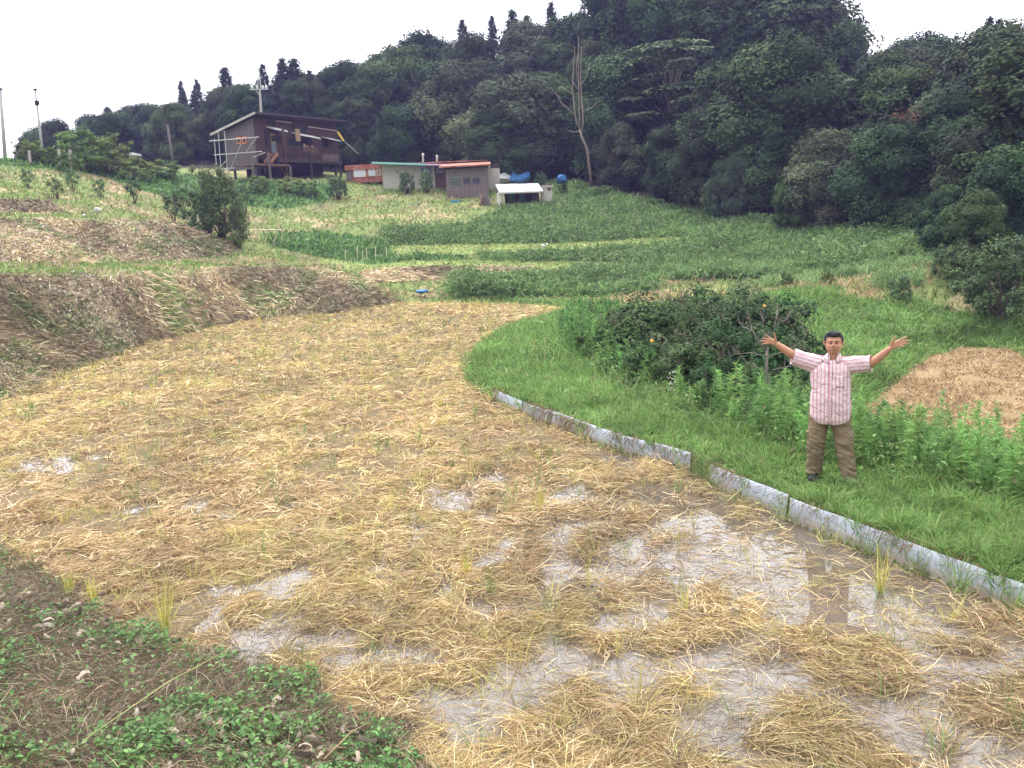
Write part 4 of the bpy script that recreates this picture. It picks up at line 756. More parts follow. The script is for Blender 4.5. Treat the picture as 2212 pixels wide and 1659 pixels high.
# hillside shrubs
GB = [(.11, .165, .07), (.13, .19, .08), (.09, .135, .06)]; BR = [(.13, .19, .055), (.16, .22, .07), (.10, .15, .05)]
PS = [shrub(41, 3.0, 1.7, GB, .12, 26, .45, 'bush', .6, 0), shrub(42, 2.2, 1.5, BR, .12, 16, .5, 'bush', .65), shrub(43, 1.0, .35, GB, .07, 9, .6, 'sapling', .6, 0, .3)]
for q, u, vt, d, hp, wf, lab, cat in [(0, 425, 354, 47.5, 3.0, .6, 'large airy grey green bush in front of the brown house', 'bush'), (0, 392, 405, 47, 3.0, .8, 'lower left lobe bush beside the large airy bush', 'bush'), (0, 462, 440, 47.5, 3.0, .5, 'dark low bush right of the large airy bush, above the bamboo rails', 'bush'),
                                      (0, 695, 380, 66, 3.1, .9, 'dark bush with a bare leg standing below the right end of the house', 'bush'), (1, 590, 382, 67, 2.3, 1.5, 'bright bush under the deck of the brown house', 'bush'), (1, 520, 378, 67, 2.3, 1.2, 'green bush below the scaffold pipes', 'bush'), (1, 630, 392, 66, 2.3, 1.4, 'spreading bush at the foot of the middle stilts', 'bush'),
                                      (0, 850, 366, 68, 3.1, .7, 'left climbing shrub against the long white shed', 'bush'), (0, 895, 366, 68, 3.1, .6, 'right climbing shrub against the long white shed', 'bush'),
                                      (1, 130, 275, 62, 2.3, 1.3, 'yellow green broad bush on the left crest under the thin pole', 'bush'), (1, 185, 290, 63, 2.3, 1.1, 'right half of the bush pair on the left crest', 'bush'), (1, 20, 300, 60, 2.3, 1.2, 'dark bush at the left edge on the crest', 'bush'), (1, 60, 318, 60, 2.3, 1.0, 'leafy bush between the poles on the left crest', 'bush'),
                                      (1, 100, 330, 59, 2.3, 1.0, 'low bush below the crest posts', 'bush'), (1, 250, 340, 63, 2.3, 1.4, 'bright bush on the crest right of the posts', 'bush'), (1, 310, 345, 66, 2.3, 1.5, 'bright bush on the crest below the white tank', 'bush'),
                                      (0, 1150, 372, 70, 3.1, .8, 'tall weeds bush beside the blue tarpaulin', 'bush'), (1, 1235, 395, 68, 2.3, 1.5, 'green bush at the foot of the dead bare tree', 'bush'), (1, 1290, 400, 65, 2.3, 1.8, 'wide bush right of the foot of the dead bare tree', 'bush'), (0, 1200, 405, 66, 3.1, .8, 'green bush right of the white cabinet', 'bush'),
                                      (0, 2195, 500, 27, 3.1, 1.0, 'dark overgrown bush cut by the right edge under the trees', 'bush'), (0, 2100, 520, 30, 3.1, 1.1, 'broad dark bush joining the trees at the right end of the dry path', 'bush'),
                                      (0, 2060, 530, 31, 3.1, .9, 'dark bush hanging over the dry path at the right', 'bush'), (0, 2150, 560, 28, 3.1, 1.0, 'rounded dark bush near the right edge below the wood', 'bush'), (0, 1960, 590, 30, 3.1, .8, 'low grassy bush at the bend of the dry path', 'bush'),
                                      (1, 1700, 590, 36, 2.3, .7, 'small tuft bush on the yellow strip behind the orchard', 'bush'), (1, 1790, 585, 35, 2.3, .8, 'tall grass tuft at the middle of the dry path', 'bush')]:
    p, s = at_uv(u, vt, d, hp); plant(PS[q], p, rnd.uniform(0, 6.28), (s*wf, s*wf, s), lab, None, cat)
for u, vt, d, lab in ((3, 362, 50, 'sapling at the left edge of the hillside'), (103, 362, 52, 'sapling below the crest posts'), (238, 374, 53, 'sapling in the middle of the dry hillside'), (345, 392, 53, 'sapling nearest the large airy bush'), (66, 398-18, 49, 'short sapling left on the terraced hillside'), (485, 403-8, 60, 'small sapling under the scaffold pipes'), (322, 408, 50, 'dark sapling above the white boulder'), (162, 384, 52, 'small green sapling between two others')):
    p, s = at_uv(u, vt, d, 1.05); plant(PS[2], p, rnd.uniform(0, 6.28), s, lab, None, 'sapling')
# ------------------------------------------------------------------ buildings and hillside objects
def hz(x, y): return (x/3.687+620)/1.4756, (y/3.687+150)/1.4756
def sz(x, y): return (x/2.765+1050)/1.4756, (y/2.765+480)/1.4756
def lz(x, y): return (x/3.318)/1.4756, (y/3.318+200)/1.4756
def bz(x, y): return (x/2.765+500)/1.4756, (y/2.765+550)/1.4756
def gz7(x, y): return (x/2.212+1200)/1.4756, (y/2.212+600)/1.4756
class Face:
    """a vertical wall plane: survey sight lines -> (distance along, height)"""
    def __init__(s, a, b, cv, off=0.0):
        s.a = Vector((a.x, a.y, 0)); s.d = (Vector((b.x, b.y, 0))-s.a).normalized(); s.n = Vector((s.d.y, -s.d.x, 0)); s.cv = cv
        if s.n.dot(-s.a) < 0: s.n = -s.n
        s.a = s.a + s.n*off
    def at(s, x, y):
        u, v = s.cv(x, y); r = ray(u, v); t = s.a.dot(s.n)/(r.x*s.n.x+r.y*s.n.y); p = Vector((r.x*t, r.y*t, CAM_H+r.z*t)); return (p-s.a).dot(s.d), p.z
    def pt(s, q, o=0.0): return s.a + s.d*q[0] + Vector((0, 0, q[1])) + s.n*o
    def rect(s, mb, x0, y0, x1, y1, o, th, zb=None):   # zoom rectangle -> box standing proud by o, thickness th
        a = s.at(x0, y0); b = s.at(x1, y1); z1 = zb if zb is not None else b[1]
        c = s.pt(((a[0]+b[0])/2, (a[1]+z1)/2), o-th/2); return mb.box(c, (abs(b[0]-a[0])/2, th/2, abs(a[1]-z1)/2), Matrix((s.d, s.n, Vector((0, 0, 1)))).transposed())
    def line(s, mb, pts, o, r, n=6): return mb.tube([s.pt(s.at(*p), o) for p in pts], r, n)
    def bar(s, mb, p, q, o, w_, h_): return mb.beam(s.pt(s.at(*p), o), s.pt(s.at(*q), o), w_, h_)
    def poly(s, mb, pts, o, th): return mb.prism([s.pt(s.at(*p), o) for p in pts], s.n*(-th))
def planks(name, col, var=.3, k=6.0, col2=None): return mat(name, col, .85, var, k, bump=.3, stretch=(3, 3, .12), col2=col2)
M_wgrey = planks('weathered and lit grey boards', (.13, .108, .10), .35); M_wred = planks('red brown stained boards', (.072, .042, .033), .45); M_wdark = planks('dark timber', (.05, .036, .03)); M_wbrown = planks('brown timber', (.16, .10, .065))
M_wtan = planks('tan timber', (.30, .20, .11)); M_hut = planks('bleached hut boards', (.17, .14, .125), .4)
M_roofd = mat('dark roofing', (.06, .05, .048), .7, .2); M_fascia = mat('pale fascia', (.42, .38, .33), .6, .2); M_glass = mat('window glass', (.025, .03, .038), .08, 0, spec=.6); M_white = mat('white paint', (.66, .66, .64), .6, .12)
M_awn = mat('translucent white awning sheet', (.62, .62, .60), .5, .15); M_orange = mat('orange window paint', (.70, .22, .06), .5, .1); M_pipe = mat('galvanised pipe', (.5, .49, .46), .4, .15, metal=.3); M_pane = mat('grey blue door panel', (.16, .19, .21), .6, .2)
M_red = mat('faded red paint', (.30, .085, .05), .7, .4, 3, col2=(.34, .17, .11)); M_cream = mat('flaking cream paint', (.52, .50, .42), .8, .3, 4, stretch=(1, 1, 3), col2=(.36, .34, .28)); M_teal = mat('teal painted sheet', (.26, .50, .48), .5, .15); M_pink = mat('pinkish white sheet', (.62, .46, .55), .5, .15)
M_black = mat('black wheels and painted shade', (.02, .02, .022), .9, 0); M_tin = mat('white roofing sheet', (.68, .72, .74), .4, .1, 2); M_tin2 = mat('bluish roofing sheet', (.42, .50, .55), .4, .1, 2); M_tarp = mat('blue tarpaulin', (.035, .13, .34), .5, .25, 5, bump=.5); M_conc = mat('concrete pole', (.40, .38, .36), .8, .15)
M_yel = mat('yellow sleeve', (.80, .55, .05), .5, 0); M_curt = mat('pale curtain', (.55, .56, .60), .9, .25, 9, stretch=(6, 6, .3)); M_blue = mat('faded blue plastic', (.12, .36, .52), .5, .15); M_green = mat('green net', (.05, .13, .07), .9, .3, 8); M_stone = mat('pale stone', (.50, .48, .45), .9, .3, 4, bump=.4)
M_tealp = mat('teal plastic', (.05, .42, .36), .5, .1); M_bamboo = mat('dry bamboo', (.66, .58, .40), .6, .2, 5); M_wire = mat('cable', (.05, .05, .05), .7, 0)
# brown house on stilts
cA = P(559, 390, 72); cB = P(726, 390, 79); fr = Face(cA, cB, hz); lf_dir = -fr.n; lf = Face(cA, cA+lf_dir*5, hz)
if lf.n.dot(-fr.d) < 0: lf.n = -lf.n
gH = min(H1(cA.x, cA.y), H1(cB.x, cB.y)); hs = empty('wooden_house', Vector((cA.x, cA.y, gH)), 'dark red brown wooden house on stilts with a sloping roof and railed deck', 'house')
sR = fr.at(1672, 1000)[0]; zT0 = fr.at(760, 835)[1]; zDk = fr.at(900, 1262)[1]; sL = abs(lf.at(352, 990)[0]); zBk = lf.at(352, 990)[1]; zLB = lf.at(600, 1400)[1]
def hp(s, dep, z): return cA*1.0 + fr.d*s - fr.n*dep + Vector((0, 0, z-cA.z))
mb = MB(); mb.prism([hp(0, .0, zDk-.1), hp(sR, .0, zDk-.1), hp(sR, .0, zT0), hp(0, .0, zT0)], -fr.n*.12); mb.build('front_wall', M_wred, hs)
mb = MB(); mb.prism([hp(-.003, 0.003, zLB-.25), hp(-.003, sL, zLB-.25), hp(-.003, sL, zBk), hp(-.003, 0.003, zT0-.02)], fr.d*.12); o = mb.build('side_wall', M_wgrey, hs); o['label'] = 'grey vertical boards, toned paler as the lit end'  # end wall greyer and paler than the front: its lit look is in the colour
mb = MB(); mb.prism([hp(sR, .125, zDk-.1), hp(sR, sL, zDk-.1), hp(sR, sL, zBk), hp(sR, .125, zT0-.05)], -fr.d*.12); mb.prism([hp(.12, sL, zDk-.6), hp(sR-.12, sL, zDk-.6), hp(sR-.12, sL, zBk), hp(.12, sL, zBk)], fr.n*.1); mb.build('rear_wall', M_wgrey, hs)
sl_r = (zT0-zBk)/sL; fo, bo, so_ = .75, 1.25, .35
mb = MB(); mb.prism([hp(-so_, -fo, zT0+.05+sl_r*fo), hp(sR+so_, -fo, zT0+.05+sl_r*fo), hp(sR+so_, sL+bo, zBk+.05-sl_r*bo), hp(-so_, sL+bo, zBk+.05-sl_r*bo)], (0, 0, .13)); rf_ = mb.build('roof', M_roofd, hs)
mb = MB(); mb.beam(hp(-so_-.03, -fo, zT0+.10+sl_r*fo), hp(-so_-.03, sL+bo, zBk+.10-sl_r*bo), .05, .17); mb.build('fascia', M_fascia, rf_)
mb = MB(); mb.prism([hp(0, 0, zDk-.34), hp(sR, 0, zDk-.34), hp(sR, sL, zDk-.34), hp(0, sL, zDk-.34)], (0, 0, .2)); mb.build('floor', M_wdark, hs)
for a, b_, c_, d_ in ((852, 868, 940, 948), (1147, 918, 1313, 1012)):
    mb = MB(); fr.rect(mb, a, b_, c_, d_, .05, .1); w1 = mb.build('window', M_wdark, hs); w1['label'] = 'upper strip window'
    nn = 2 if c_-a < 100 else 3
    for k in range(nn): mb = MB(); ww_ = (c_-a)/nn; fr.rect(mb, a+k*ww_+5, b_+k*7+6, a+(k+1)*ww_-5, d_-14+k*7, .06, .03); mb.build('pane', M_glass, w1)
for a, b_, c_, d_, t_ in ((815, 955, 865, 1165, 'tall narrow window'), (1095, 1060, 1330, 1180, 'wide dark living room window'), (1500, 1118, 1572, 1195, 'small window at the right end'), (965, 1040, 1020, 1130, 'window beside the door')):
    mb = MB(); fr.rect(mb, a, b_, c_, d_, .05, .1); w1 = mb.build('window', M_wdark, hs); w1['label'] = t_; mb = MB(); fr.rect(mb, a+6, b_+8, c_-6, d_-8, .06, .03); mb.build('pane', M_glass, w1)
mb = MB(); fr.rect(mb, 885, 1010, 965, 1252, .05, .09); dr = mb.build('door', M_wtan, hs); mb = MB(); fr.rect(mb, 895, 1045, 950, 1110, .065, .03); mb.build('pane', M_glass, dr); mb = MB(); fr.rect(mb, 893, 1128, 957, 1245, .065, .03); mb.build('panel', M_pane, dr)
mb = MB(); lf.rect(mb, 498, 1062, 553, 1136, .06, .08); lf.rect(mb, 562, 1058, 617, 1132, .06, .08); w1 = mb.build('window', M_orange, hs); w1['label'] = 'pair of small orange framed windows'
for a in (506, 570): mb = MB(); lf.rect(mb, a+4, 1076-(a > 540)*4, a+40, 1124-(a > 540)*4, .07, .03); mb.build('pane', M_glass, w1)
def awning(pts, dep, tk=.05, nm='awning'):
    mb = MB(); a = fr.pt(fr.at(*pts[0]), 0); b_ = fr.pt(fr.at(*pts[1]), 0); mb.prism([a, b_, b_+fr.n*dep-Vector((0, 0, dep*.28)), a+fr.n*dep-Vector((0, 0, dep*.28))], (0, 0, tk)); return mb.build(nm, M_awn, hs)
awning(((848, 945), (1000, 975)), .9, .12); awning(((1140, 1012), (1390, 1058)), .9, .10); awning(((1490, 1058), (1630, 1085)), .9)
mb = MB(); fr.bar(mb, (950, 868), (1130, 893), .1, .05, .08); fr.bar(mb, (1325, 938), (1660, 985), .1, .05, .08); mb.build('gutter', M_fascia, hs)
DK = Face(cA, cB, hz, 1.7); z_d = DK.at(1300, 1325)[1]; s0, s1 = DK.at(975, 1290)[0], DK.at(1735, 1390)[0]
def dp(s, dep, z): return hp(s, dep-0.0, z)
mb = MB(); mb.prism([dp(s0, 0, z_d), dp(s1, 0, z_d), dp(s1, -1.7, z_d), dp(s0, -1.7, z_d)], (0, 0, .1)); mb.beam(dp(s0, -1.72, z_d-.12), dp(s1, -1.72, z_d-.12), .08, .22); mb.build('deck', M_wdark, hs)
zr = DK.at(1300, 1180)[1]
mb = MB(); mb.beam(dp(s0, -1.66, zr), dp(s1, -1.66, zr), .09, .07); nb = 46
for k in range(nb):
    s = s0+(s1-s0)*(k+.5)/nb; mb.beam(dp(s, -1.66, z_d+.12), dp(s, -1.66, zr-.04), .02, .11)
mb.build('railing', M_wred, hs)
mb = MB(); s2, s3 = DK.at(1500, 1300)[0], DK.at(1690, 1320)[0]
for k in range(11): s = s2+(s3-s2)*(k+.5)/11; mb.beam(dp(s, -1.76, z_d-.05), dp(s, -1.76, z_d+.5), .02, .1)
o = mb.build('pale_pickets', mat('pale pickets', (.32, .26, .22), .8, .2), hs)
for k, xx in enumerate((1318, 1352, 1385, 1410, 1435, 1470)):
    mb = MB(); a = DK.at(xx, 1235+(xx-1318)*.12); b_ = DK.at(xx, 1135+(xx-1318)*.2+(k % 3)*12); mb.beam(dp(a[0], -1.45, a[1]), dp(b_[0], -1.45, b_[1]), .05, .17); mb.build('board', M_wtan, hs)
for xx, ya, yb, mt in ((1055, 930, 1520, M_wred), (1212, 1160, 1330, M_wred), (1350, 1230, 1545, M_wdark), (1478, 1240, 1350, M_wred), (1690, 1230, 1560, M_wdark)):
    mb = MB(); s = DK.at(xx, 1200)[0]; zt_ = DK.at(xx, ya)[1]; zb_ = gH-.4 if yb > 1400 else DK.at(xx, yb)[1]; mb.tube([dp(s, -1.75, zb_), dp(s, -1.75, zt_)], .09, 8); mb.build('post', mt, hs)
mb = MB(); fr.rect(mb, 1018, 985, 1085, 1130, 1.6, .05); o = mb.build('screen', M_wtan, hs)
# stairs and lower platform
mb = MB(); a = DK.at(975, 1250); b_ = DK.at(895, 1355)
for dd in (-1.75, -1.0): mb.beam(dp(a[0], dd, a[1]), dp(b_[0], dd, b_[1]), .05, .2)
for k in range(4): t = (k+.5)/4; mb.beam(dp(a[0]+(b_[0]-a[0])*t, -1.75, a[1]+(b_[1]-a[1])*t), dp(a[0]+(b_[0]-a[0])*t, -1.0, a[1]+(b_[1]-a[1])*t), .22, .05)
mb.build('stairs', mat('orange brown stair wood', (.30, .14, .08), .8, .2), hs)
a = DK.at(640, 1372); b_ = DK.at(1095, 1392); mb = MB(); mb.prism([dp(a[0], -.2, a[1]-.1), dp(b_[0], -.2, a[1]-.1), dp(b_[0], -1.9, a[1]-.1), dp(a[0], -1.9, a[1]-.1)], (0, 0, .14)); mb.build('lower_platform', M_wbrown, hs)
for xx, ya in ((652, 1300), (850, 1245), (1092, 1400)):
    mb = MB(); s = DK.at(xx, 1400)[0]; mb.tube([dp(s, -1.98, gH-.5), dp(s, -1.98, DK.at(xx, ya)[1])], .10, 8); mb.build('post', M_wgrey, hs)
for s_ in (.3, 3.0, 5.6, sR-.2):
    for dd in (.3, sL-.4): mb = MB(); mb.tube([hp(s_, dd, gH-.5), hp(s_, dd, zDk-.3)], .10, 8); mb.build('stilt', M_wdark, hs)
mb = MB(); mb.prism([hp(.4, 1.7, gH-.3), hp(sR-.3, 1.7, gH-.3), hp(sR-.3, 1.7, zDk-.35), hp(.4, 1.7, zDk-.35)], -fr.n*.1); mb.build('under_floor_wall', M_wdark, hs)
mb = MB(); q = Face(cA, cB, hz, -.3); q.rect(mb, 690, 1405, 780, 1535, 0, .06); q.rect(mb, 820, 1400, 845, 1480, 0, .06); mb.build('pale_panel', M_pane, hs)
mb = MB(); q.bar(mb, (990, 1400), (1050, 1515), .2, .05, .14); mb.build('leaning_board', M_wtan, hs)
# scaffold pipes at the grey end
SF = Face(cA, cA+lf_dir*5, hz); 
if SF.n.dot(-fr.d) < 0: SF.n = -SF.n
SF.a = SF.a + SF.n*.7
sc_ = empty('scaffold_frame', SF.pt((SF.at(400, 1500)[0], gH)), 'frame of thin galvanised pipes leaning against the grey end of the brown house', 'scaffold')
for l in (((175, 1105), (755, 1058)), ((228, 1268), (792, 1228)), ((315, 1432), (470, 1420)), ((232, 1075), (262, 1440)), ((278, 1000), (312, 1440)), ((350, 985), (392, 1510)), ((550, 1135), (395, 1500)), ((735, 1058), (605, 1230)), ((680, 1298), (828, 1240)), ((372, 1340), (225, 1480))):
    mb = MB(); SF.line(mb, l, 0, .035); mb.build('pipe', M_pipe, sc_)
# guy wire with yellow sleeve
gy = Face(cB, cB+Vector((5, 0, 0)), hz); gw = empty('guy_wire', gy.pt(gy.at(1930, 1260)), 'slanting guy wire with a yellow sleeve at the right end of the brown house', 'cable')
mb = MB(); gy.line(mb, ((1680, 995), (1752, 1100)), 0, .085); mb.build('sleeve', M_yel, gw); mb = MB(); gy.line(mb, ((1752, 1100), (1925, 1255)), 0, .02); mb.build('wire', M_pipe, gw)
# utility pole behind the house
up_ = G(563, 0, 83); pf = Face(Vector((up_.x, up_.y, 0)), Vector((up_.x+5, up_.y, 0)), hz); pl = empty('utility_pole', up_, 'utility pole with white insulators rising behind the roof of the brown house', 'pole'); b_ = pf.at(785, 800)
mb = MB(); mb.tube([up_, pf.pt(pf.at(783, 780)), pf.pt(pf.at(768, 500))], [.14, .12, .09], 8); mb.build('pole', M_conc, pl)
mb = MB(); pf.bar(mb, (640, 497), (862, 492), -.12, .09, .09); pf.bar(mb, (760, 565), (725, 515), -.1, .05, .05); mb.build('crossarm', M_pipe, pl)
mb = MB(); pf.line(mb, ((745, 495), (742, 355)), 0, .05); pf.line(mb, ((778, 495), (768, 355)), 0, .05); pf.bar(mb, (698, 354), (795, 350), 0, .07, .07); mb.build('top_frame', M_pipe, pl)
for xx in (675, 735, 798, 840): mb = MB(); a = pf.pt(pf.at(xx, 488), -.12); mb.tube([a, a+Vector((0, 0, .12)), a+Vector((0, 0, .3))], [.06, .12, .07], 8); mb.build('insulator', M_white, pl)
# caravan
def front(d, cv=sz): return Face(P(700, 400, d), P(1200, 400, d), cv)
F1 = front(72.2); g = G(790, 0, 72.5).z; cv_ = empty('caravan', F1.pt((F1.at(300, 250)[0], g)), 'faded red caravan with curtained windows left of the long white shed', 'caravan')
x0, zt_ = F1.at(140, 135); x1 = F1.at(470, 135)[0]; zb_ = F1.at(300, 285)[1]; prof = []
for k in range(9): a = math.pi*k/8; prof.append((x0+.35-.35*math.cos(a/2) if False else 0, 0))
mb = MB(); pr_ = [(x0, zb_+.3), (x0+.1, zb_), (x1, zb_), (x1, zt_-.12), (x1-.15, zt_), (x0+.35, zt_), (x0+.08, zt_-.14), (x0, zt_-.5)]; mb.prism([F1.pt(p_) for p_ in pr_], -F1.n*2.0); bd = mb.build('body', M_red, cv_, bevel=.03)
for a, b_, c_, d_ in ((213, 166, 322, 230), (342, 164, 408, 222), (414, 166, 456, 218)):
    mb = MB(); F1.rect(mb, a, b_, c_, d_, .04, .05); w1 = mb.build('window', M_white, cv_); mb = MB(); F1.rect(mb, a+6, b_+5, c_-6, d_-6, .05, .03); mb.build('curtain', M_curt if c_ < 410 else M_wtan, w1)
mb = MB(); F1.rect(mb, 145, 172, 208, 262, .03, .04); mb.build('grey_panel', M_wgrey, cv_)
mb = MB(); F1.rect(mb, 136, 132, 440, 160, .12, 2.3); mb.build('roof', M_red, cv_)
for xx in (240, 400):
    mb = MB(); c = F1.pt((F1.at(xx, 290)[0], g+.28), -.3); mb.tube([c, c+F1.n*.2], .3, 14); mb.build('wheel', M_black, cv_)
# long cream shed
F2 = front(70); g2 = G(900, 0, 69.5).z-.3; sh = empty('long_shed', F2.pt((F2.at(700, 300)[0], g2)), 'long flaking cream shed with a thin teal and pink roof edge', 'shed')
mb = MB(); a = F2.at(460, 125); b_ = F2.at(925, 140); mb.prism([F2.pt((a[0], g2)), F2.pt((b_[0], g2)), F2.pt(b_), F2.pt(a)], -F2.n*3.2); mb.build('wall', M_cream, sh)
mb = MB(); a2 = F2.at(928, 148); b2 = F2.at(1030, 150); mb.prism([F2.pt((a2[0], g2), -.15), F2.pt((b2[0], g2), -.15), F2.pt(b2, -.15), F2.pt(a2, -.15)], -F2.n*2.5); mb.build('brown_wall', M_wbrown, sh)
mb = MB(); F2.bar(mb, (385, 113), (860, 128), .35, .9, .14); mb.build('teal_roof', M_teal, sh); mb = MB(); F2.bar(mb, (862, 128), (1180, 133), .35, .9, .12); mb.build('pink_roof', M_pink, sh)
mb = MB(); r0 = F2.at(420, 112)[0]; r1 = F2.at(1400, 118)[0]; zz0 = F2.at(600, 116)[1]; mb.prism([F2.pt((r0, zz0), -.2), F2.pt((r1, zz0-.1), -.2), F2.pt((r1, zz0+.05), -3.4), F2.pt((r0, zz0+.15), -3.4)], (0, 0, .07)); mb.build('rear_roof', M_red, sh)
for a, b_, c_, d_ in ((803, 148, 846, 204), (850, 146, 908, 208), (942, 150, 1012, 196)):
    mb = MB(); F2.rect(mb, a, b_, c_, d_, .04, .07); w1 = mb.build('window', M_fascia, sh); mb = MB(); F2.rect(mb, a+5, b_+5, c_-5, d_-6, .05, .03); mb.build('pane', M_glass, w1)
for x_, ya, yb in ((815, 36, 128), (940, 52, 124)):
    mb = MB(); F2.line(mb, ((x_, yb), (x_, ya)), -1.0, .07); q_ = F2.pt(F2.at(x_, ya), -1.0); mb.tube([q_-Vector((0, 0, .05)), q_+Vector((0, 0, .12)), q_+Vector((0, 0, .2))], [.1, .1, .03], 8); mb.build('flue', M_pipe, sh)
# hut on short stilts
F3 = front(66.5); g3 = H1(F3.pt(F3.at(1200, 440)).x, 66.5); ht = empty('hut', F3.pt((F3.at(1200, 440)[0], g3)), 'bleached board hut on short stilts under a flat red roof', 'hut')
mb = MB(); a = F3.at(1022, 165); b_ = F3.at(1388, 165); zl = F3.at(1200, 415)[1]; mb.prism([F3.pt((a[0], zl)), F3.pt((b_[0], zl)), F3.pt((b_[0], a[1])), F3.pt((a[0], a[1]))], -F3.n*2.6); mb.build('wall', M_hut, ht)
mb = MB(); a = F3.at(968, 156); b_ = F3.at(1420, 150); mb.prism([F3.pt(a, .45), F3.pt((b_[0], a[1]-.02), .45), F3.pt((b_[0], a[1]+.38), -2.9), F3.pt((a[0]+.1, a[1]+.38), -2.9)], (0, 0, .1)); mb.build('roof', M_red, ht)
mb = MB(); F3.rect(mb, 1172, 236, 1332, 300, .03, .05); w1 = mb.build('window', M_hut, ht)
for a in (1180, 1262): mb = MB(); F3.rect(mb, a, 243, a+64, 290, .04, .03); mb.build('pane', M_glass, w1)
mb = MB(); F3.rect(mb, 1058, 235, 1166, 312, .03, .04); lt = mb.build('lattice_panel', mat('grey green panel', (.16, .19, .14), .8, .2), ht); mb = MB()
for i in range(6):
    for j in range(3): mb = MB(); F3.rect(mb, 1066+i*16, 250+j*20, 1075+i*16, 263+j*20, .04, .02); mb.build('shade_plate', M_black, lt)  # solid black plates, painted shade where the lattice would be open
pass
mb = MB(); F3.bar(mb, (1012, 424), (1320, 428), .15, .3, .12); mb.build('floor_beam', M_wdark, ht)
for xx in (1045, 1170, 1290, 1375):
    mb = MB(); c = F3.at(xx, 425); mb.tube([F3.pt((c[0], g3-.4), -.1), F3.pt(c, -.1)], .08, 6); mb.build('stilt', M_wdark, ht)
F4 = front(69.3); wb = empty('cream_hut', F4.pt((F4.at(1440, 255)[0], G(965*1.0+70, 0, 69).z)), 'small cream block hut with a dark box on top, right behind the red roofed hut', 'hut')
mb = MB(); a = F4.at(1385, 160); b_ = F4.at(1500, 160); mb.prism([F4.pt((a[0], wb.location.z-1)), F4.pt((b_[0], wb.location.z-1)), F4.pt((b_[0], a[1])), F4.pt((a[0], a[1]))], -F4.n*1.6); mb.build('wall', M_cream, wb)
mb = MB(); F4.rect(mb, 1424, 112, 1496, 160, -.2, 1.1); mb.build('top_box', M_wdark, wb); mb = MB(); F4.rect(mb, 1393, 103, 1421, 160, -.1, .5); mb.build('chimney', M_cream, wb)
# carport
F5 = front(62.0); cp = empty('carport', F5.pt((F5.at(1690, 520)[0], G(1130, 0, 62).z)), 'small open shelter with a white corrugated roof and white posts', 'shelter')
fl, fr_, bl, br_ = F5.pt(F5.at(1500, 370)), F5.pt(F5.at(1885, 357)), F5.at(1462, 296), F5.at(1840, 290)
B5 = front(64.2); bl = B5.pt(B5.at(1462, 296)); br_ = B5.pt(B5.at(1840, 290)); nst = 4
for k in range(nst):
    t0, t1 = k/nst, (k+1)/nst; vs = []; fs = []; m_ = 16
    for i in range(m_+1):
        t = t0+(t1-t0)*i/m_; wv_ = .03*math.sin(i*math.pi*.999*.75+k); p0, p1 = fl.lerp(fr_, t), bl.lerp(br_, t); vs += [p0+Vector((0, 0, wv_)), p1+Vector((0, 0, wv_)), p0+Vector((0, 0, wv_-.02)), p1+Vector((0, 0, wv_-.02))]
    for i in range(m_): q = i*4; fs += [(q, q+4, q+5, q+1), (q+2, q+3, q+7, q+6), (q, q+2, q+6, q+4), (q+1, q+5, q+7, q+3)]
    mb = MB(); mb.add(vs, fs); mb.build('roof_sheet', M_tin if k % 2 else M_tin2, cp)
for x_, ya, yb, fc in ((1487, 372, 530, F5), (1520, 376, 520, B5), (1868, 362, 520, F5), (1835, 340, 520, B5)):
    mb = MB(); c = fc.at(x_, ya); p_ = fc.pt(c); mb.beam(Vector((p_.x, p_.y, H1(p_.x, p_.y)-.2)), p_, .13, .13); mb.build('post', M_white if x_ < 1600 else M_wgrey, cp)
mb = MB(); B5.rect(mb, 1540, 352, 1840, 500, -.05, .08); mb.build('rear_wall', M_wdark, cp)
for a, b_ in ((1575, 1638), (1668, 1728)): mb = MB(); B5.rect(mb, a, 378, b_, 450, .0, .05); mb.build('net_window', M_green, cp)
mb = MB(); B5.rect(mb, 1790, 385, 1850, 490, .6, .4); B5.rect(mb, 1735, 450, 1785, 500, .7, .4); mb.build('stored_boxes', M_wgrey, cp)
mb = MB(); F5.bar(mb, (1488, 376), (1880, 362), -.02, .08, .1); mb.build('beam', M_fascia, cp)
F6 = front(62.2); cb = empty('white_cabinet', F6.pt((F6.at(1925, 450)[0], F6.at(1925, 470)[1])), 'narrow cream outhouse with a tiny dark window right of the open shelter', 'outhouse')
mb = MB(); F6.rect(mb, 1884, 322, 1968, 500, 0, .9); mb.build('body', M_cream, cb, bevel=.01); mb = MB(); F6.rect(mb, 1876, 308, 1974, 322, .06, 1.05); mb.build('roof', M_fascia, cb); mb = MB(); F6.rect(mb, 1924, 330, 1951, 352, .02, .04); mb.build('window', mat('dark red window', (.12, .03, .03), .4, 0), cb)
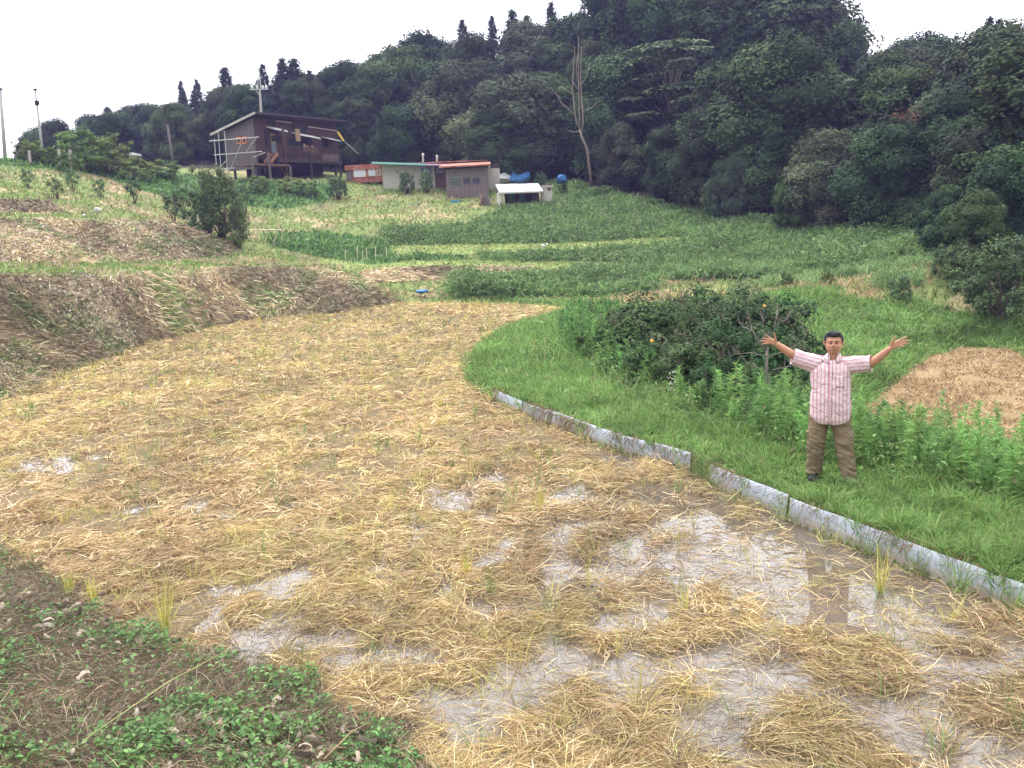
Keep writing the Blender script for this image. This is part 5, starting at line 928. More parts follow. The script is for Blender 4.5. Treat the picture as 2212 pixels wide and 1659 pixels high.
# tarpaulin heaps
def tarp(name, poly_, d, dep, m_, label, cat):
    f_ = front(d); a = [f_.pt(f_.at(*p_)) for p_ in poly_]; c = sum(a, Vector())/len(a); vs = []; n_ = len(a); rs_ = random.Random(len(label)); zb__ = min(p_.z for p_ in a)
    for k, (sc2, dy) in enumerate(((1.0, .0), (1.02, dep*.3), (.9, dep*.6), (.6, dep))):
        for p_ in a: q = c+(p_-c)*sc2; q.z = max(zb__, q.z)-(0 if k < 2 else .1*k); vs.append(q+Vector((rs_.gauss(0, .06), dy+rs_.gauss(0, .05), rs_.gauss(0, .05))))
    fs = [tuple(range(n_))] + [(k*n_+i, k*n_+(i+1) % n_, (k+1)*n_+(i+1) % n_, (k+1)*n_+i) for k in range(3) for i in range(n_)] + [tuple(3*n_+i for i in range(n_))[::-1]]
    mb = MB(); mb.add(vs, fs); return setp(mb.build(name, m_, None, False), label, cat)
tarp('tarpaulin', ((1588, 268), (1600, 225), (1618, 196), (1650, 204), (1690, 212), (1720, 198), (1752, 196), (1768, 240), (1700, 262)), 66.5, 1.4, M_tarp, 'larger blue tarpaulin draped over a heap above the open shelter', 'tarpaulin')
tarp('tarpaulin', ((2000, 268), (2012, 238), (2028, 214), (2060, 210), (2084, 214), (2086, 262)), 65, 1.0, M_tarp, 'small blue tarpaulin cover standing alone at the edge of the wood', 'tarpaulin')
tarp('covered_heap', ((1504, 250), (1506, 215), (1540, 204), (1585, 212), (1600, 250)), 68, 1.2, M_white, 'white covered heap between the cream hut and the blue tarpaulin', 'cover')
# timber pile
tp = empty('timber_pile', G(915+60*0+(1380/2.765+1050)/1.4756-915, 0, 63.5), 'heap of leaning old timber between the hut and the shelter', 'timber'); F7 = front(63.5); rs = random.Random(3)
for k in range(17):
    xb = 1325+rs.uniform(-10, 125); xt = 1315+rs.uniform(-5, 60)+(xb-1325)*.35; mb = MB(); a = F7.at(xb, 512-rs.uniform(0, 10)); b_ = F7.at(xt, 370+rs.uniform(0, 70)); o_ = rs.uniform(-.4, .4); mb.beam(F7.pt(a, o_+.2), F7.pt(b_, o_-.3), .06, rs.uniform(.07, .16)); mb.build('plank', (M_wgrey, M_wbrown, M_hut)[k % 3], tp)
def openbox(name, fc, x0, y0, x1, y1, m_, label, cat, dep=.45):
    a, b_ = fc.at(x0, y0), fc.at(x1, y1); o_ = empty(name, fc.pt(((a[0]+b_[0])/2, b_[1])), label, cat); w_ = abs(b_[0]-a[0])/2; h_ = abs(a[1]-b_[1]); c = o_.location; mb = MB(); mb.box(c+Vector((0, 0, .02)), (w_, dep/2, .02))
    for sx_ in (-1, 1): mb.box(c+Vector((sx_*(w_-.012), 0, h_/2+.021)), (.012, dep/2-.025, h_/2-.02))
    for sy_ in (-1, 1): mb.box(c+Vector((0, sy_*(dep/2-.012), h_/2+.02)), (w_, .012, h_/2-.02))
    mb.build('tub', m_, o_, bevel=.004); mb = MB()
    for sy_ in (-1, 1): mb.box(c+Vector((0, sy_*(dep/2+.01), h_)), (w_+.03, .03, .025))
    for sx_ in (-1, 1): mb.box(c+Vector((sx_*(w_+.01), 0, h_)), (.03, dep/2-.022, .024))
    mb.build('rim', m_, o_); return o_
F8 = front(64.5); openbox('plastic_crate', F8, 1075, 442, 1160, 484, M_blue, 'blue plastic crate under the front of the hut', 'crate'); openbox('white_box', F8, 1195, 466, 1246, 490, M_white, 'white box on the ground right of the blue crate', 'box')
bk = empty('bucket', F8.pt(F8.at(748, 532)), 'tall teal bucket standing alone in the grass below the long shed', 'bucket'); h_ = F8.at(748, 475)[1]-bk.location.z; mb = MB(); mb.tube([bk.location, bk.location+Vector((0, 0, h_))], [.36, .46], 14); mb.build('body', M_tealp, bk, True); mb = MB(); mb.tube([bk.location+Vector((0, 0, h_-.06)), bk.location+Vector((0, 0, h_+.04))], [.5, .5], 14); mb.build('rim', M_tealp, bk)
# bamboo rails and uprights on the left terrace
for nm, D_, ups, rails in (('left bamboo trellis', 49.5, [((503, 430), (468, 550)), ((572, 360), (505, 560)), ((632, 428), (572, 580)), ((740, 435), (665, 590)), ((770, 465), (735, 560)), ((838, 405), (745, 595))], [((408, 502), (815, 480)), ((480, 498), (770, 466))]),
                           ('right bamboo trellis', 50.5, [((895, 418), (812, 590)), ((918, 432), (862, 610)), ((995, 470), (945, 610)), ((1102, 395), (1020, 620)), ((1122, 465), (1090, 612))], [((735, 510), (1128, 506))])):
    fb = front(D_, bz); c = fb.at(*ups[2][1]); t_ = empty('bamboo_trellis', fb.pt(c), {'l': 'leaning bamboo trellis with six uprights, the left one of the pair', 'r': 'leaning bamboo trellis with five uprights, the right one of the pair'}[nm[0]], 'trellis', 'bamboo trellises on the terrace')
    for a, b_ in ups: mb = MB(); q0 = fb.pt(fb.at(*a), .25); q1 = fb.pt(fb.at(*b_), -.1); q1.z = min(q1.z, H1(q1.x, q1.y)-.05); mb.tube([q0, q1], .04, 6); mb.build('upright', M_bamboo, t_)
    for a, b_ in rails: mb = MB(); mb.tube([fb.pt(fb.at(*a), .1), fb.pt(fb.at(*b_), .1)], .045, 6); mb.build('rail', M_bamboo, t_)
fb = front(48.5, bz); st = []
for x_, ya, yb in ((1660, 680, 750), (1765, 640, 760), (1812, 690, 745), (1848, 668, 745), (1925, 648, 725), (2020, 655, 745), (2130, 665, 755)): st.append((fb.at(x_, ya), fb.at(x_, yb), fb))
f7_ = front(50, gz7)
for x_, ya, yb in ((205, 405, 470), (265, 395, 455), (415, 380, 490), (500, 430, 480), (540, 392, 445)): st.append((f7_.at(x_, ya), f7_.at(x_, yb), f7_))
ORD = ['leftmost', 'second', 'third', 'fourth', 'fifth', 'sixth', 'seventh', 'eighth', 'ninth', 'tenth', 'eleventh', 'rightmost']; st.sort(key=lambda q: q[2].pt(q[1]).x/q[2].a.y)
for kst, (a, b_, f_) in enumerate(st): mb = MB(); q = f_.pt(b_); mb.tube([Vector((q.x, q.y, min(q.z, H1(q.x, q.y))-.1)), f_.pt(a)], .02, 5); setp(mb.build('garden_stake', M_bamboo), ORD[kst]+' of the twelve thin dry stakes in the crop bed, counted from the left', 'stake', 'stakes in the crop bed on the middle terrace')
for l, d_, lab in ((((1395, 805), (1345, 930)), 42.5, 'short wooden stick leaning on the crest of the long brown bank'), (((1580, 835), (1510, 885)), 42.3, 'broken dark stick lying near the end of the long brown bank'), (((1700, 960), (1730, 1050)), 41.8, 'dark stick stuck low in the end of the brown bank')):
    f_ = front(d_, bz); mb = MB(); f_.line(mb, l, 0, .03); setp(mb.build('stick', M_wbrown), lab, 'stick')
# poles and posts of the left crest
def pole(name, a, b_, d, r0, r1, m_, label, cat='pole'):
    f_ = front(d, lz); q0 = f_.pt(f_.at(*b_)); q1 = f_.pt(f_.at(*a)); q0.z = min(q0.z, H1(q0.x, q0.y))-.2; o_ = empty(name, q0, label, cat); mb = MB(); mb.tube([q0, q0.lerp(q1, .5), q1], [r0, (r0+r1)/2, r1], 9); mb.build('shaft', m_, o_, True); return o_, q1
o1, t1 = pole('utility_pole', (372, 292), (430, 830), 66, .10, .065, M_conc, 'slim concrete pole on the left crest against the white sky'); mb = MB(); mb.tube([t1, t1+Vector((0, 0, .12))], .13, 8); mb.build('cap', M_wdark, o1); mb = MB(); mb.tube([t1-Vector((0, 0, 1.0)), t1-Vector((0, 0, .7))], .16, 8); mb.build('band', M_wdark, o1)
o2, t2 = pole('utility_pole', (2, 285), (20, 830), 64, .14, .10, M_conc, 'utility pole cut by the left edge of the photo'); mb = MB(); mb.tube([t2, t2+Vector((0, 0, .1))], .15, 8); mb.build('cap', M_wdark, o2)
o3, t3 = pole('wooden_pole', (1765, 635), (1845, 1110), 72, .11, .08, M_wgrey, 'leaning wooden pole in front of the dark wood left of the house'); mb = MB(); mb.tube([t3-Vector((0, 0, .05)), t3+Vector((0, 0, .1))], .14, 8); mb.build('cap', M_wdark, o3)
for a, b_, lab in (((740, 922), (740, 1040), 'tallest of the three pale posts on the left crest'), ((622, 915), (622, 1000), 'middle pale post on the left crest'), ((308, 928), (312, 1010), 'leftmost and shortest pale post on the left crest')):
    f_ = front(59, lz); mb = MB(); q1 = f_.pt(f_.at(*b_)); q0 = f_.pt(f_.at(*a)); mb.beam(q1-Vector((0, 0, .6)), q0, .13, .13); setp(mb.build('crest_post', M_fascia, bevel=.01), lab, 'post', 'posts on the left crest')
f_ = front(68, lz); tk = empty('water_tank', f_.pt(f_.at(1432, 1040)), 'small white tank on a rickety stand at the edge of the wood', 'tank'); mb = MB(); q = f_.pt(f_.at(1432, 990)); mb.tube([q, q+Vector((0, 0, .1)), f_.pt(f_.at(1432, 956))], [.4, .42, .4], 14); mb.build('tank', M_white, tk, True); mb = MB()
for x_ in (1405, 1460, 1490): f_.line(mb, ((x_, 992), (x_, 1050)), 0, .04)
f_.line(mb, ((1400, 994), (1495, 998)), 0, .04); mb.build('stand', M_wgrey, tk)
def cable(a, b_, sag, name, label, r=.018):
    mb = MB(); mb.tube([a.lerp(b_, t/10)-Vector((0, 0, sag*4*(t/10)*(1-t/10))) for t in range(11)], r, 5); return setp(mb.build(name, M_wire), label, 'cable')
cable(t2-Vector((0, 0, .05)), t1-Vector((0, 0, .5)), .35, 'power_line', 'thin cable running between the two poles on the left crest')
f_ = front(70, lz); a0, b0 = f_.pt(f_.at(-250, 65)), f_.pt(f_.at(700, 265)); cable(a0, b0+(b0-a0)*1.15, .4, 'power_line', 'overhead cable slanting down across the white sky at the left', .022)
def rock(name, fc, x0, y0, x1, y1, m_, label, cat, seed=1):
    a, b_ = fc.at(x0, y0), fc.at(x1, y1); c = fc.pt(((a[0]+b_[0])/2, (a[1]+b_[1])/2)); vs = ICV*(1+.28*(fbm(ICV[:, 0]*1.6+seed, ICV[:, 1]*1.6+ICV[:, 2]*1.3, seed, 3)-.5)[:, None]*2); vs = vs*np.array([abs(b_[0]-a[0])/2, abs(b_[0]-a[0])*.35, abs(a[1]-b_[1])/2])+np.array(c); return setp(np_mesh(name, vs, ICF, m_), label, cat)
fl_ = front(45.5, lz); rock('boulder', fl_, 985, 1528, 1082, 1590, M_stone, 'largest pale boulder on the terraced hillside', 'rock'); rock('boulder', fl_, 862, 1602, 925, 1640, M_stone, 'smaller pale stone left below the large boulder', 'rock', 4)
q = G((1180/2.212+1200)/1.4756, 0, 51); f_ = front(51, gz7); rock('white_sack', f_, 1162, 396, 1190, 416, M_white, 'white sack lying on the grassy path of the middle terrace', 'sack', 7); rock('white_sack', f_, 1192, 388, 1212, 404, M_white, 'smaller white sack at the right of the first on the grassy path', 'sack', 9)
f_ = front(41.5, gz7); bn = empty('blue_net', f_.pt(f_.at(320, 745)), 'crumpled blue net on a pole lying in the grass behind the paddy', 'net'); a, b_ = f_.at(270, 712), f_.at(372, 742); vs = ICV*(1+.5*(fbm(ICV[:, 0]*3, ICV[:, 1]*3+ICV[:, 2]*2, 3, 2)-.5)[:, None]); vs = vs*np.array([abs(b_[0]-a[0])/2.4, .3, .10])+np.array(f_.pt(((a[0]+b_[0])/2, (a[1]+b_[1])/2))); np_mesh('net', vs, ICF, M_tarp, bn); mb = MB(); f_.line(mb, ((245, 722), (385, 735)), 0, .025); mb.build('pole', M_wdark, bn)
f_ = front(28, lambda x, y: (x, y)); rock('teal_bag', f_, 2095, 643, 2104, 653, M_tealp, 'small teal bag in the shade under the trees at the right', 'bag', 5)
f_ = front(67.5, hz); rock('orange_pot', f_, 1305, 1625-8, 1340, 1660-8, M_orange, 'small orange lump on the bank below the stilts', 'pot', 6)
# ------------------------------------------------------------------ plastic edging along the bund
M_sheet = bpy.data.materials.new('muddy grey corrugated plastic'); M_sheet.use_nodes = True; t = M_sheet.node_tree; b = t.nodes['Principled BSDF']; b.inputs['Roughness'].default_value = .45
tcn = t.nodes.new('ShaderNodeTexCoord'); sp = t.nodes.new('ShaderNodeSeparateXYZ'); t.links.new(tcn.outputs['Object'], sp.inputs[0]); nn = t.nodes.new('ShaderNodeTexNoise'); nn.inputs['Scale'].default_value = 7; nn.inputs['Detail'].default_value = 6; t.links.new(tcn.outputs['Object'], nn.inputs[0])
ad = t.nodes.new('ShaderNodeMath'); ad.operation = 'MULTIPLY_ADD'; t.links.new(nn.outputs[0], ad.inputs[0]); ad.inputs[1].default_value = -.16; t.links.new(sp.outputs[2], ad.inputs[2]); mr = t.nodes.new('ShaderNodeMapRange'); mr.inputs[1].default_value = -.02; mr.inputs[2].default_value = .07; t.links.new(ad.outputs[0], mr.inputs[0])
mx_ = t.nodes.new('ShaderNodeMix'); mx_.data_type = 'RGBA'; mx_.inputs[6].default_value = (.32, .28, .23, 1); mx_.inputs[7].default_value = (.42, .46, .53, 1); t.links.new(mr.outputs[0], mx_.inputs[0]); t.links.new(mx_.outputs[2], b.inputs[0])
sb = dens(sheet_base, .018)
def seg(u0, u1, name, label, seed):
    rs_ = random.Random(seed); pts = [(i, p_) for i, p_ in enumerate(sb) if u0 <= proj(np.array([list(p_)]))[0][0] <= u1]; V_ = []; F_ = []; hh = .0
    for k, (i, p_) in enumerate(pts):
        tg = (sb[min(i+3, len(sb)-1)]-sb[max(i-3, 0)]).normalized(); n_ = Vector((tg.y, -tg.x, 0)); s_ = i*.018; wob = .012*(vnoise(s_*.9, 0, seed)-.5)*2; top = .265+.03*(vnoise(s_*.6, 3, seed)-.5)*2
        for j in range(5):
            t_ = j/4; q_ = p_-n_*(.02+.055*t_+wob*t_)+n_*(.005*math.sin(s_*2*math.pi/.055)+.018*(vnoise(s_*4.5, 5+t_*.6, seed)-.5)*2*t_) + n_*.03; q_.z = -.04+(top+.04)*t_; V_.append(q_)
    for k in range(len(pts)-1):
        for j in range(4): a = k*5+j; F_.append((a, a+5, a+6, a+1))
    V_ = np.array([list(q_) for q_ in V_]); nV = len(V_); V2 = V_+np.array([.0022, .0022, .002]); F_ = np.array(F_); m_ = len(pts)
    rim = [((k*5+4), (k+1)*5+4, nV+(k+1)*5+4, nV+k*5+4) for k in range(m_-1)]+[(j, j+1, nV+j+1, nV+j) for j in range(4)]+[((m_-1)*5+j, (m_-1)*5+j+1, nV+(m_-1)*5+j+1, nV+(m_-1)*5+j) for j in range(4)]
    return setp(np_mesh(name, np.concatenate([V_, V2]), np.concatenate([F_, F_[:, ::-1]+nV, np.array(rim)]), M_sheet, smooth=False), label, 'plastic edging', 'plastic edging boards along the bund')
seg(1062, 1490, 'edging_board', 'farthest strip of grey corrugated edging, at the bend of the bund', 1); seg(1525, 1697, 'edging_board', 'short middle strip of grey corrugated edging below the man', 2); seg(1700, 2700, 'edging_board', 'nearest and longest strip of grey corrugated edging, leaving the photo at the right', 3)
# roots and stems hanging over it
k_ = 3400; ii = rg.integers(4, len(sb)-5, k_); ii = ii[fbm(ii*.018*1.6, ii*0., 301, 3) > rg.uniform(.3, .75, len(ii))]; sbn = np.array([list(p_) for p_ in sb]); tg = sbn[ii+3]-sbn[ii-3]; tg /= np.linalg.norm(tg, axis=1)[:, None]; nn_ = np.stack([tg[:, 1], -tg[:, 0], tg[:, 0]*0], -1); n = len(ii)
P0 = sbn[ii]-nn_*rg.uniform(.02, .12, (n, 1)); P0[:, 2] = rg.uniform(.24, .31, n); D = nn_*rg.uniform(.1, .6, (n, 1))+tg*rg.normal(0, .35, (n, 1)); D[:, 2] = -rg.uniform(-.1, 1, n)
setp(blades(P0, D, rg.uniform(.06, .26, n), np.maximum(.003, np.hypot(P0[:, 0], P0[:, 1])*.0006), rg.uniform(.2, .6, n), pal(n, [(.20, .12, .07), (.30, .21, .12), (.12, .18, .06), (.26, .15, .10)], [3, 2, 1.5, 1.5]), 'hanging_stems', M_straw), kind='stuff')
# ------------------------------------------------------------------ the man on the bund
pp = Pz(1791, 1030, .30); pp.z = H1(pp.x, pp.y)+.0
paz = math.atan2(pp.x, pp.y)
def top_v(s): return float(proj(np.array([[pp.x, pp.y, pp.z+1.72*s]]))[1][0])
ps = 1.0
for _ in range(20): ps *= 1+(top_v(ps)-717)/330*.6
print('person scale', ps, 'height', 1.72*ps, 'dist', pp.length)
man = empty('person', pp, 'man in pink striped shirt and khaki trousers standing with both arms spread on the bund', 'person')
man.rotation_euler = (0, 0, -paz); man.scale = (ps, ps, ps)
def pc(x, y): return (x-745)/857, (1545-y)/827
def remesh(mb, name, vox, m_, smooth=3, disp=None):
    me = bpy.data.meshes.new(name); me.from_pydata([tuple(v) for v in mb.v], [], mb.f); bm = bmesh.new(); bm.from_mesh(me); bmesh.ops.recalc_face_normals(bm, faces=bm.faces); bm.to_mesh(me); bm.free()
    o = bpy.data.objects.new(name, me); COL.objects.link(o); r = o.modifiers.new('r', 'REMESH'); r.mode = 'VOXEL'; r.voxel_size = vox; r.use_smooth_shade = True
    s = o.modifiers.new('s', 'SMOOTH'); s.factor = .5; s.iterations = smooth
    dg = bpy.context.evaluated_depsgraph_get(); me2 = bpy.data.meshes.new_from_object(o.evaluated_get(dg)); o.modifiers.clear(); o.data = me2; o.parent = man; me2.materials.clear(); me2.materials.append(m_)
    if disp:
        n = len(me2.vertices); co = np.zeros(n*3); me2.vertices.foreach_get('co', co); co = co.reshape(-1, 3); no = np.zeros(n*3); me2.vertices.foreach_get('normal', no); no = no.reshape(-1, 3)
        co = co+no*disp(co)[:, None]; me2.vertices.foreach_set('co', co.astype(np.float32).ravel()); me2.update()
    me2.polygons.foreach_set('use_smooth', [True]*len(me2.polygons)); return o
def ell(mb, c, r, n=16, m=12, M=None):
    vs = []; fs = []
    for i in range(m+1):
        th = math.pi*i/m
        for j in range(n):
            ph = 2*math.pi*j/n; q = Vector((r[0]*math.sin(th)*math.cos(ph), r[1]*math.sin(th)*math.sin(ph), r[2]*math.cos(th))); vs.append(Vector(c)+(M@q if M else q))
    for i in range(m):
        for j in range(n): fs.append((i*n+j, (i+1)*n+j, (i+1)*n+(j+1) % n, i*n+(j+1) % n))
    return mb.add(vs, fs)
M_skin = mat('tanned skin', (.46, .23, .145), .5, .12, 14, spec=.35); M_hair = mat('short black hair', (.018, .017, .02), .7, .3, 60, bump=.6, spec=.3); M_lip = mat('lips', (.34, .13, .10), .5, 0); M_eye = mat('dark eyes', (.015, .012, .012), .25, 0); M_khaki = mat('khaki cotton', (.215, .165, .105), .9, .15, 9, spec=.1, bump=.9); M_shoe = mat('worn shoe', (.20, .17, .12), .8, .2); M_shoed = mat('dark shoe', (.03, .03, .028), .8, .2)
mb = MB()
mb.tube([(-.06, 0, .86), (-.15, 0, .42), (-.165, .05, .07)], [.085, .055, .04], 10); mb.tube([(.06, 0, .86), (.155, -.02, .42), (.22, -.08, .06)], [.085, .055, .04], 10)
mb.tube([(0, 0, .78), (0, 0, 1.0), (.01, 0, 1.2), (.015, .01, 1.38)], [.14, .15, .125, .075], 14); mb.tube([(.018, .01, 1.36), (.028, -.005, 1.46), (.033, -.012, 1.53)], [.068, .06, .058], 12)
sL_, eL, wL = Vector((-.17, .0, 1.385)), Vector((-.395, -.06, 1.455)), Vector((-.583, -.13, 1.605)); sR_, eR, wR = Vector((.19, .0, 1.375)), Vector((.435, -.08, 1.37)), Vector((.622, -.16, 1.555))
for s_, e_, w_ in ((sL_, eL, wL), (sR_, eR, wR)):
    mb.tube([s_, s_.lerp(e_, .5), e_, e_.lerp(w_, .25), e_.lerp(w_, .65), w_], [.066, .057, .048, .050, .041, .030], 12)
# head: skull, jaw, cheeks, nose, brow, ears
hx, hy, hz_ = .035, -.02, 1.60
ell(mb, (hx, hy+.01, hz_+.02), (.097, .100, .108)); ell(mb, (hx, hy-.018, hz_-.04), (.088, .076, .080)); ell(mb, (hx, hy-.045, hz_-.088), (.044, .038, .034)); ell(mb, (hx-.038, hy-.06, hz_-.03), (.03, .026, .03)); ell(mb, (hx+.038, hy-.06, hz_-.03), (.03, .026, .03))
ell(mb, (hx, hy-.077, hz_+.028), (.058, .018, .014)); mb.tube([(hx, hy-.085, hz_+.018), (hx, hy-.098, hz_-.008), (hx, hy-.107, hz_-.025)], [.009, .012, .015], 8); ell(mb, (hx-.014, hy-.095, hz_-.029), (.011, .012, .009)); ell(mb, (hx+.014, hy-.095, hz_-.029), (.011, .012, .009))
ell(mb, (hx, hy-.08, hz_-.056), (.026, .016, .012)); 
for sx_ in (-1, 1): ell(mb, (hx+sx_*.100, hy+.012, hz_-.002), (.012, .022, .034))
# hands: palm and five separate fingers
def hand(w_, pts, side):
    W0 = Vector(w_); palm = [Vector((*[pc(x, y)[0]], W0.y-.015, pc(x, y)[1])) for x, y in pts['knuckles']]
    hb = [W0 + Vector((0, 0, 0))]
    for k, q in enumerate(palm[:4]): mb.tube([W0.lerp(q, -.05), W0.lerp(q, .5)+Vector((0, 0, 0)), q], [.022, .021, .0155], 8)
    for k in range(3): mb.tube([W0, palm[k].lerp(palm[k+1], .5)], [.02, .012], 8)
    for k, tipxy in enumerate(pts['tips']):
        q = palm[k]; x, z = pc(*tipxy); tip = Vector((x, q.y-.02-.006*k, z)); m1 = q.lerp(tip, .45)+Vector((0, .012, 0)); m2 = q.lerp(tip, .75)+Vector((0, .008, 0)); mb.tube([q, m1, m2, tip], [.012, .011, .0105, .008], 8); ell(mb, tip, (.0072,)*3, 8, 6)
    b_ = Vector((pc(*pts['tb'])[0], W0.y-.02, pc(*pts['tb'])[1])); tp_ = Vector((pc(*pts['tt'])[0], W0.y-.045, pc(*pts['tt'])[1])); mb.tube([W0, b_, b_.lerp(tp_, .5)+Vector((side*.004, 0, 0)), tp_], [.019, .0165, .012, .0085], 8); ell(mb, tp_, (.009,)*3, 8, 6)
hand(wL, dict(knuckles=[(192, 168), (180, 180), (180, 195), (190, 208)], tips=[(152, 134), (118, 158), (104, 185), (116, 212)], tb=(235, 178), tt=(230, 112)), 1)
hand(wR, dict(knuckles=[(1345, 190), (1356, 205), (1354, 222), (1343, 236)], tips=[(1414, 154), (1432, 183), (1422, 210), (1390, 236)], tb=(1290, 208), tt=(1318, 142)), -1)
body = remesh(mb, 'body', .0052, M_skin, 3)
# face details
for sx_ in (-1, 1):
    m2 = MB(); ell(m2, (hx+sx_*.031, hy-.0835, hz_+.004), (.0145, .006, .0045), 12, 8); e_ = m2.build('eye', M_eye, None, True); e_.parent = man
    m2 = MB(); m2.tube([(hx+sx_*.012, hy-.092, hz_+.026), (hx+sx_*.032, hy-.094, hz_+.031), (hx+sx_*.053, hy-.078, hz_+.024)], [.0035, .0045, .002], 6); e_ = m2.build('eyebrow', M_hair, None, True); e_.parent = man
m2 = MB(); m2.tube([(hx-.024, hy-.088, hz_-.061), (hx-.009, hy-.097, hz_-.057), (hx+.009, hy-.097, hz_-.057), (hx+.024, hy-.088, hz_-.061)], [.002, .0042, .0042, .002], 6); m2.tube([(hx-.018, hy-.090, hz_-.067), (hx, hy-.096, hz_-.068), (hx+.018, hy-.090, hz_-.067)], [.002, .005, .002], 6); e_ = m2.build('mouth', M_lip, None, True); e_.parent = man
m2 = MB(); ell(m2, (hx, hy+.018, hz_+.032), (.106, .103, .106), 20, 14); ell(m2, (hx, hy-.045, hz_+.092), (.062, .045, .036)); ell(m2, (hx-.03, hy-.03, hz_+.105), (.045, .05, .03)); ell(m2, (hx+.03, hy-.035, hz_+.103), (.045, .05, .03))
for sx_ in (-1, 1): ell(m2, (hx+sx_*.090, hy-.012, hz_+.03), (.012, .028, .035))
hair = remesh(m2, 'hair', .006, M_hair, 2, lambda c: .009*(fbm(c[:, 0]*90, c[:, 2]*70+c[:, 1]*50, 3, 2)-.5))
bm = bmesh.new(); bm.from_mesh(hair.data)
bmesh.ops.delete(bm, geom=[v for v in bm.verts if (v.co.z < hz_+.058 and v.co.y < hy-.035 and abs(v.co.x-hx) < .084) or v.co.z < hz_-.055 or (v.co.z < hz_+.0 and v.co.y < hy+.02) or (v.co.y < hy-.055 and v.co.z < hz_+.066)], context='VERTS'); bm.to_mesh(hair.data); bm.free()
# shirt: torso, sleeves, collar, pocket, placket, buttons
M_shirt = bpy.data.materials.new('pink striped cotton'); M_shirt.use_nodes = True; t = M_shirt.node_tree; b = t.nodes['Principled BSDF']; b.inputs['Roughness'].default_value = .85; b.inputs['Specular IOR Level'].default_value = .1
at = t.nodes.new('ShaderNodeAttribute'); at.attribute_name = 'stripe'; mm = t.nodes.new('ShaderNodeMath'); mm.operation = 'MULTIPLY'; mm.inputs[1].default_value = 1/.040; fq = t.nodes.new('ShaderNodeMath'); fq.operation = 'FRACT'; cr = t.nodes.new('ShaderNodeValToRGB'); cr.color_ramp.interpolation = 'CONSTANT'
e = cr.color_ramp.elements; wh = (.72, .62, .64, 1); pk = (.54, .27, .31, 1); lp = (.60, .42, .46, 1); e[0].position = 0; e[0].color = wh; e[1].position = .12; e[1].color = lp
for p_, c_ in ((.24, wh), (.38, pk), (.70, wh), (.84, lp), (.93, wh)): q = e.new(p_); q.color = c_
_n = t.nodes.new('ShaderNodeTexNoise'); _n.inputs['Scale'].default_value = 13; _n.inputs['Detail'].default_value = 5; _n.inputs['Distortion'].default_value = 1.2; _b = t.nodes.new('ShaderNodeBump'); _b.inputs['Strength'].default_value = .9; _b.inputs['Distance'].default_value = .03; _c = t.nodes.new('ShaderNodeTexCoord'); t.links.new(_c.outputs['Object'], _n.inputs[0]); t.links.new(_n.outputs[0], _b.inputs['Height']); t.links.new(_b.outputs[0], b.inputs['Normal']); t.links.new(at.outputs['Fac'], mm.inputs[0]); t.links.new(mm.outputs[0], fq.inputs[0]); t.links.new(fq.outputs[0], cr.inputs[0]); t.links.new(cr.outputs[0], b.inputs[0])
def wr(c): return .016*(fbm(c[:, 0]*7+c[:, 2]*5, c[:, 2]*9-c[:, 0]*4, 13, 3)-.5)+.018*(fbm(c[:, 0]*3+5, c[:, 2]*14+c[:, 0]*9, 15, 3)-.5)
RG = [(.675, .010, .0, .222, .165), (.74, .010, -.01, .230, .172), (.85, .010, -.015, .228, .18), (.98, .008, -.015, .222, .178), (1.10, .008, -.008, .216, .165), (1.20, .008, 0, .226, .15), (1.29, .010, 0, .222, .138), (1.35, .012, .005, .205, .118), (1.395, .014, .01, .165, .095), (1.43, .018, .01, .115, .078), (1.455, .024, .008, .075, .068), (1.475, .028, .004, .064, .064)]
nR = 64; m_ = 60; V_ = []; zr_ = [r_[0] for r_ in RG]
for i in range(m_+1):
    z = RG[0][0]+(RG[-1][0]-RG[0][0])*i/m_; q = [float(np.interp(z, zr_, [r_[k] for r_ in RG])) for k in range(5)]
    for j in range(nR):
        a = 2*math.pi*j/nR; ca, sa = math.cos(a), math.sin(a); ex = 2.4; rr_ = (abs(ca)**ex+abs(sa)**ex)**(-1/ex); x_ = q[1]+q[3]*ca*rr_; y_ = q[2]+q[4]*sa*rr_; zz = z
        lift = .105*abs(ca)**4*max(0, 1-(z-.675)/.25); dn = .075*max(0, min(1, (z-1.41)/.05))*max(0, -sa)**3; V_.append((x_, y_, zz+lift-dn))
V_ = np.array(V_); F_ = np.array([(i*nR+j, i*nR+(j+1) % nR, (i+1)*nR+(j+1) % nR, (i+1)*nR+j) for i in range(m_) for j in range(nR)])
cx_, cy_ = V_[:, 0]-.01, V_[:, 1]; nn_ = np.stack([cx_, cy_, cx_*0], -1); nn_ /= np.linalg.norm(nn_, axis=1)[:, None]; ang_ = np.arctan2(cx_, -cy_); st_ = np.where(np.abs(ang_) < 1.2, cx_, np.sign(cx_)*.2+.19*(np.abs(ang_)-1.2)*np.sign(cx_)); V_ = V_+nn_*(wr(V_)*1.3)[:, None]
def cloth(name, V_, F_, m_, parent, at_=None, th=.004):
    o = np_mesh(name, V_, F_, m_, None, smooth=True, attrs=at_); s = o.modifiers.new('thickness', 'SOLIDIFY'); s.thickness = th; s.offset = -1; o.parent = parent; return o
shirt = cloth('shirt', V_, F_, M_shirt, man, {'stripe': V_[:, 0]+.011*(fbm(V_[:, 0]*5, V_[:, 2]*6, 51, 3)-.5)})
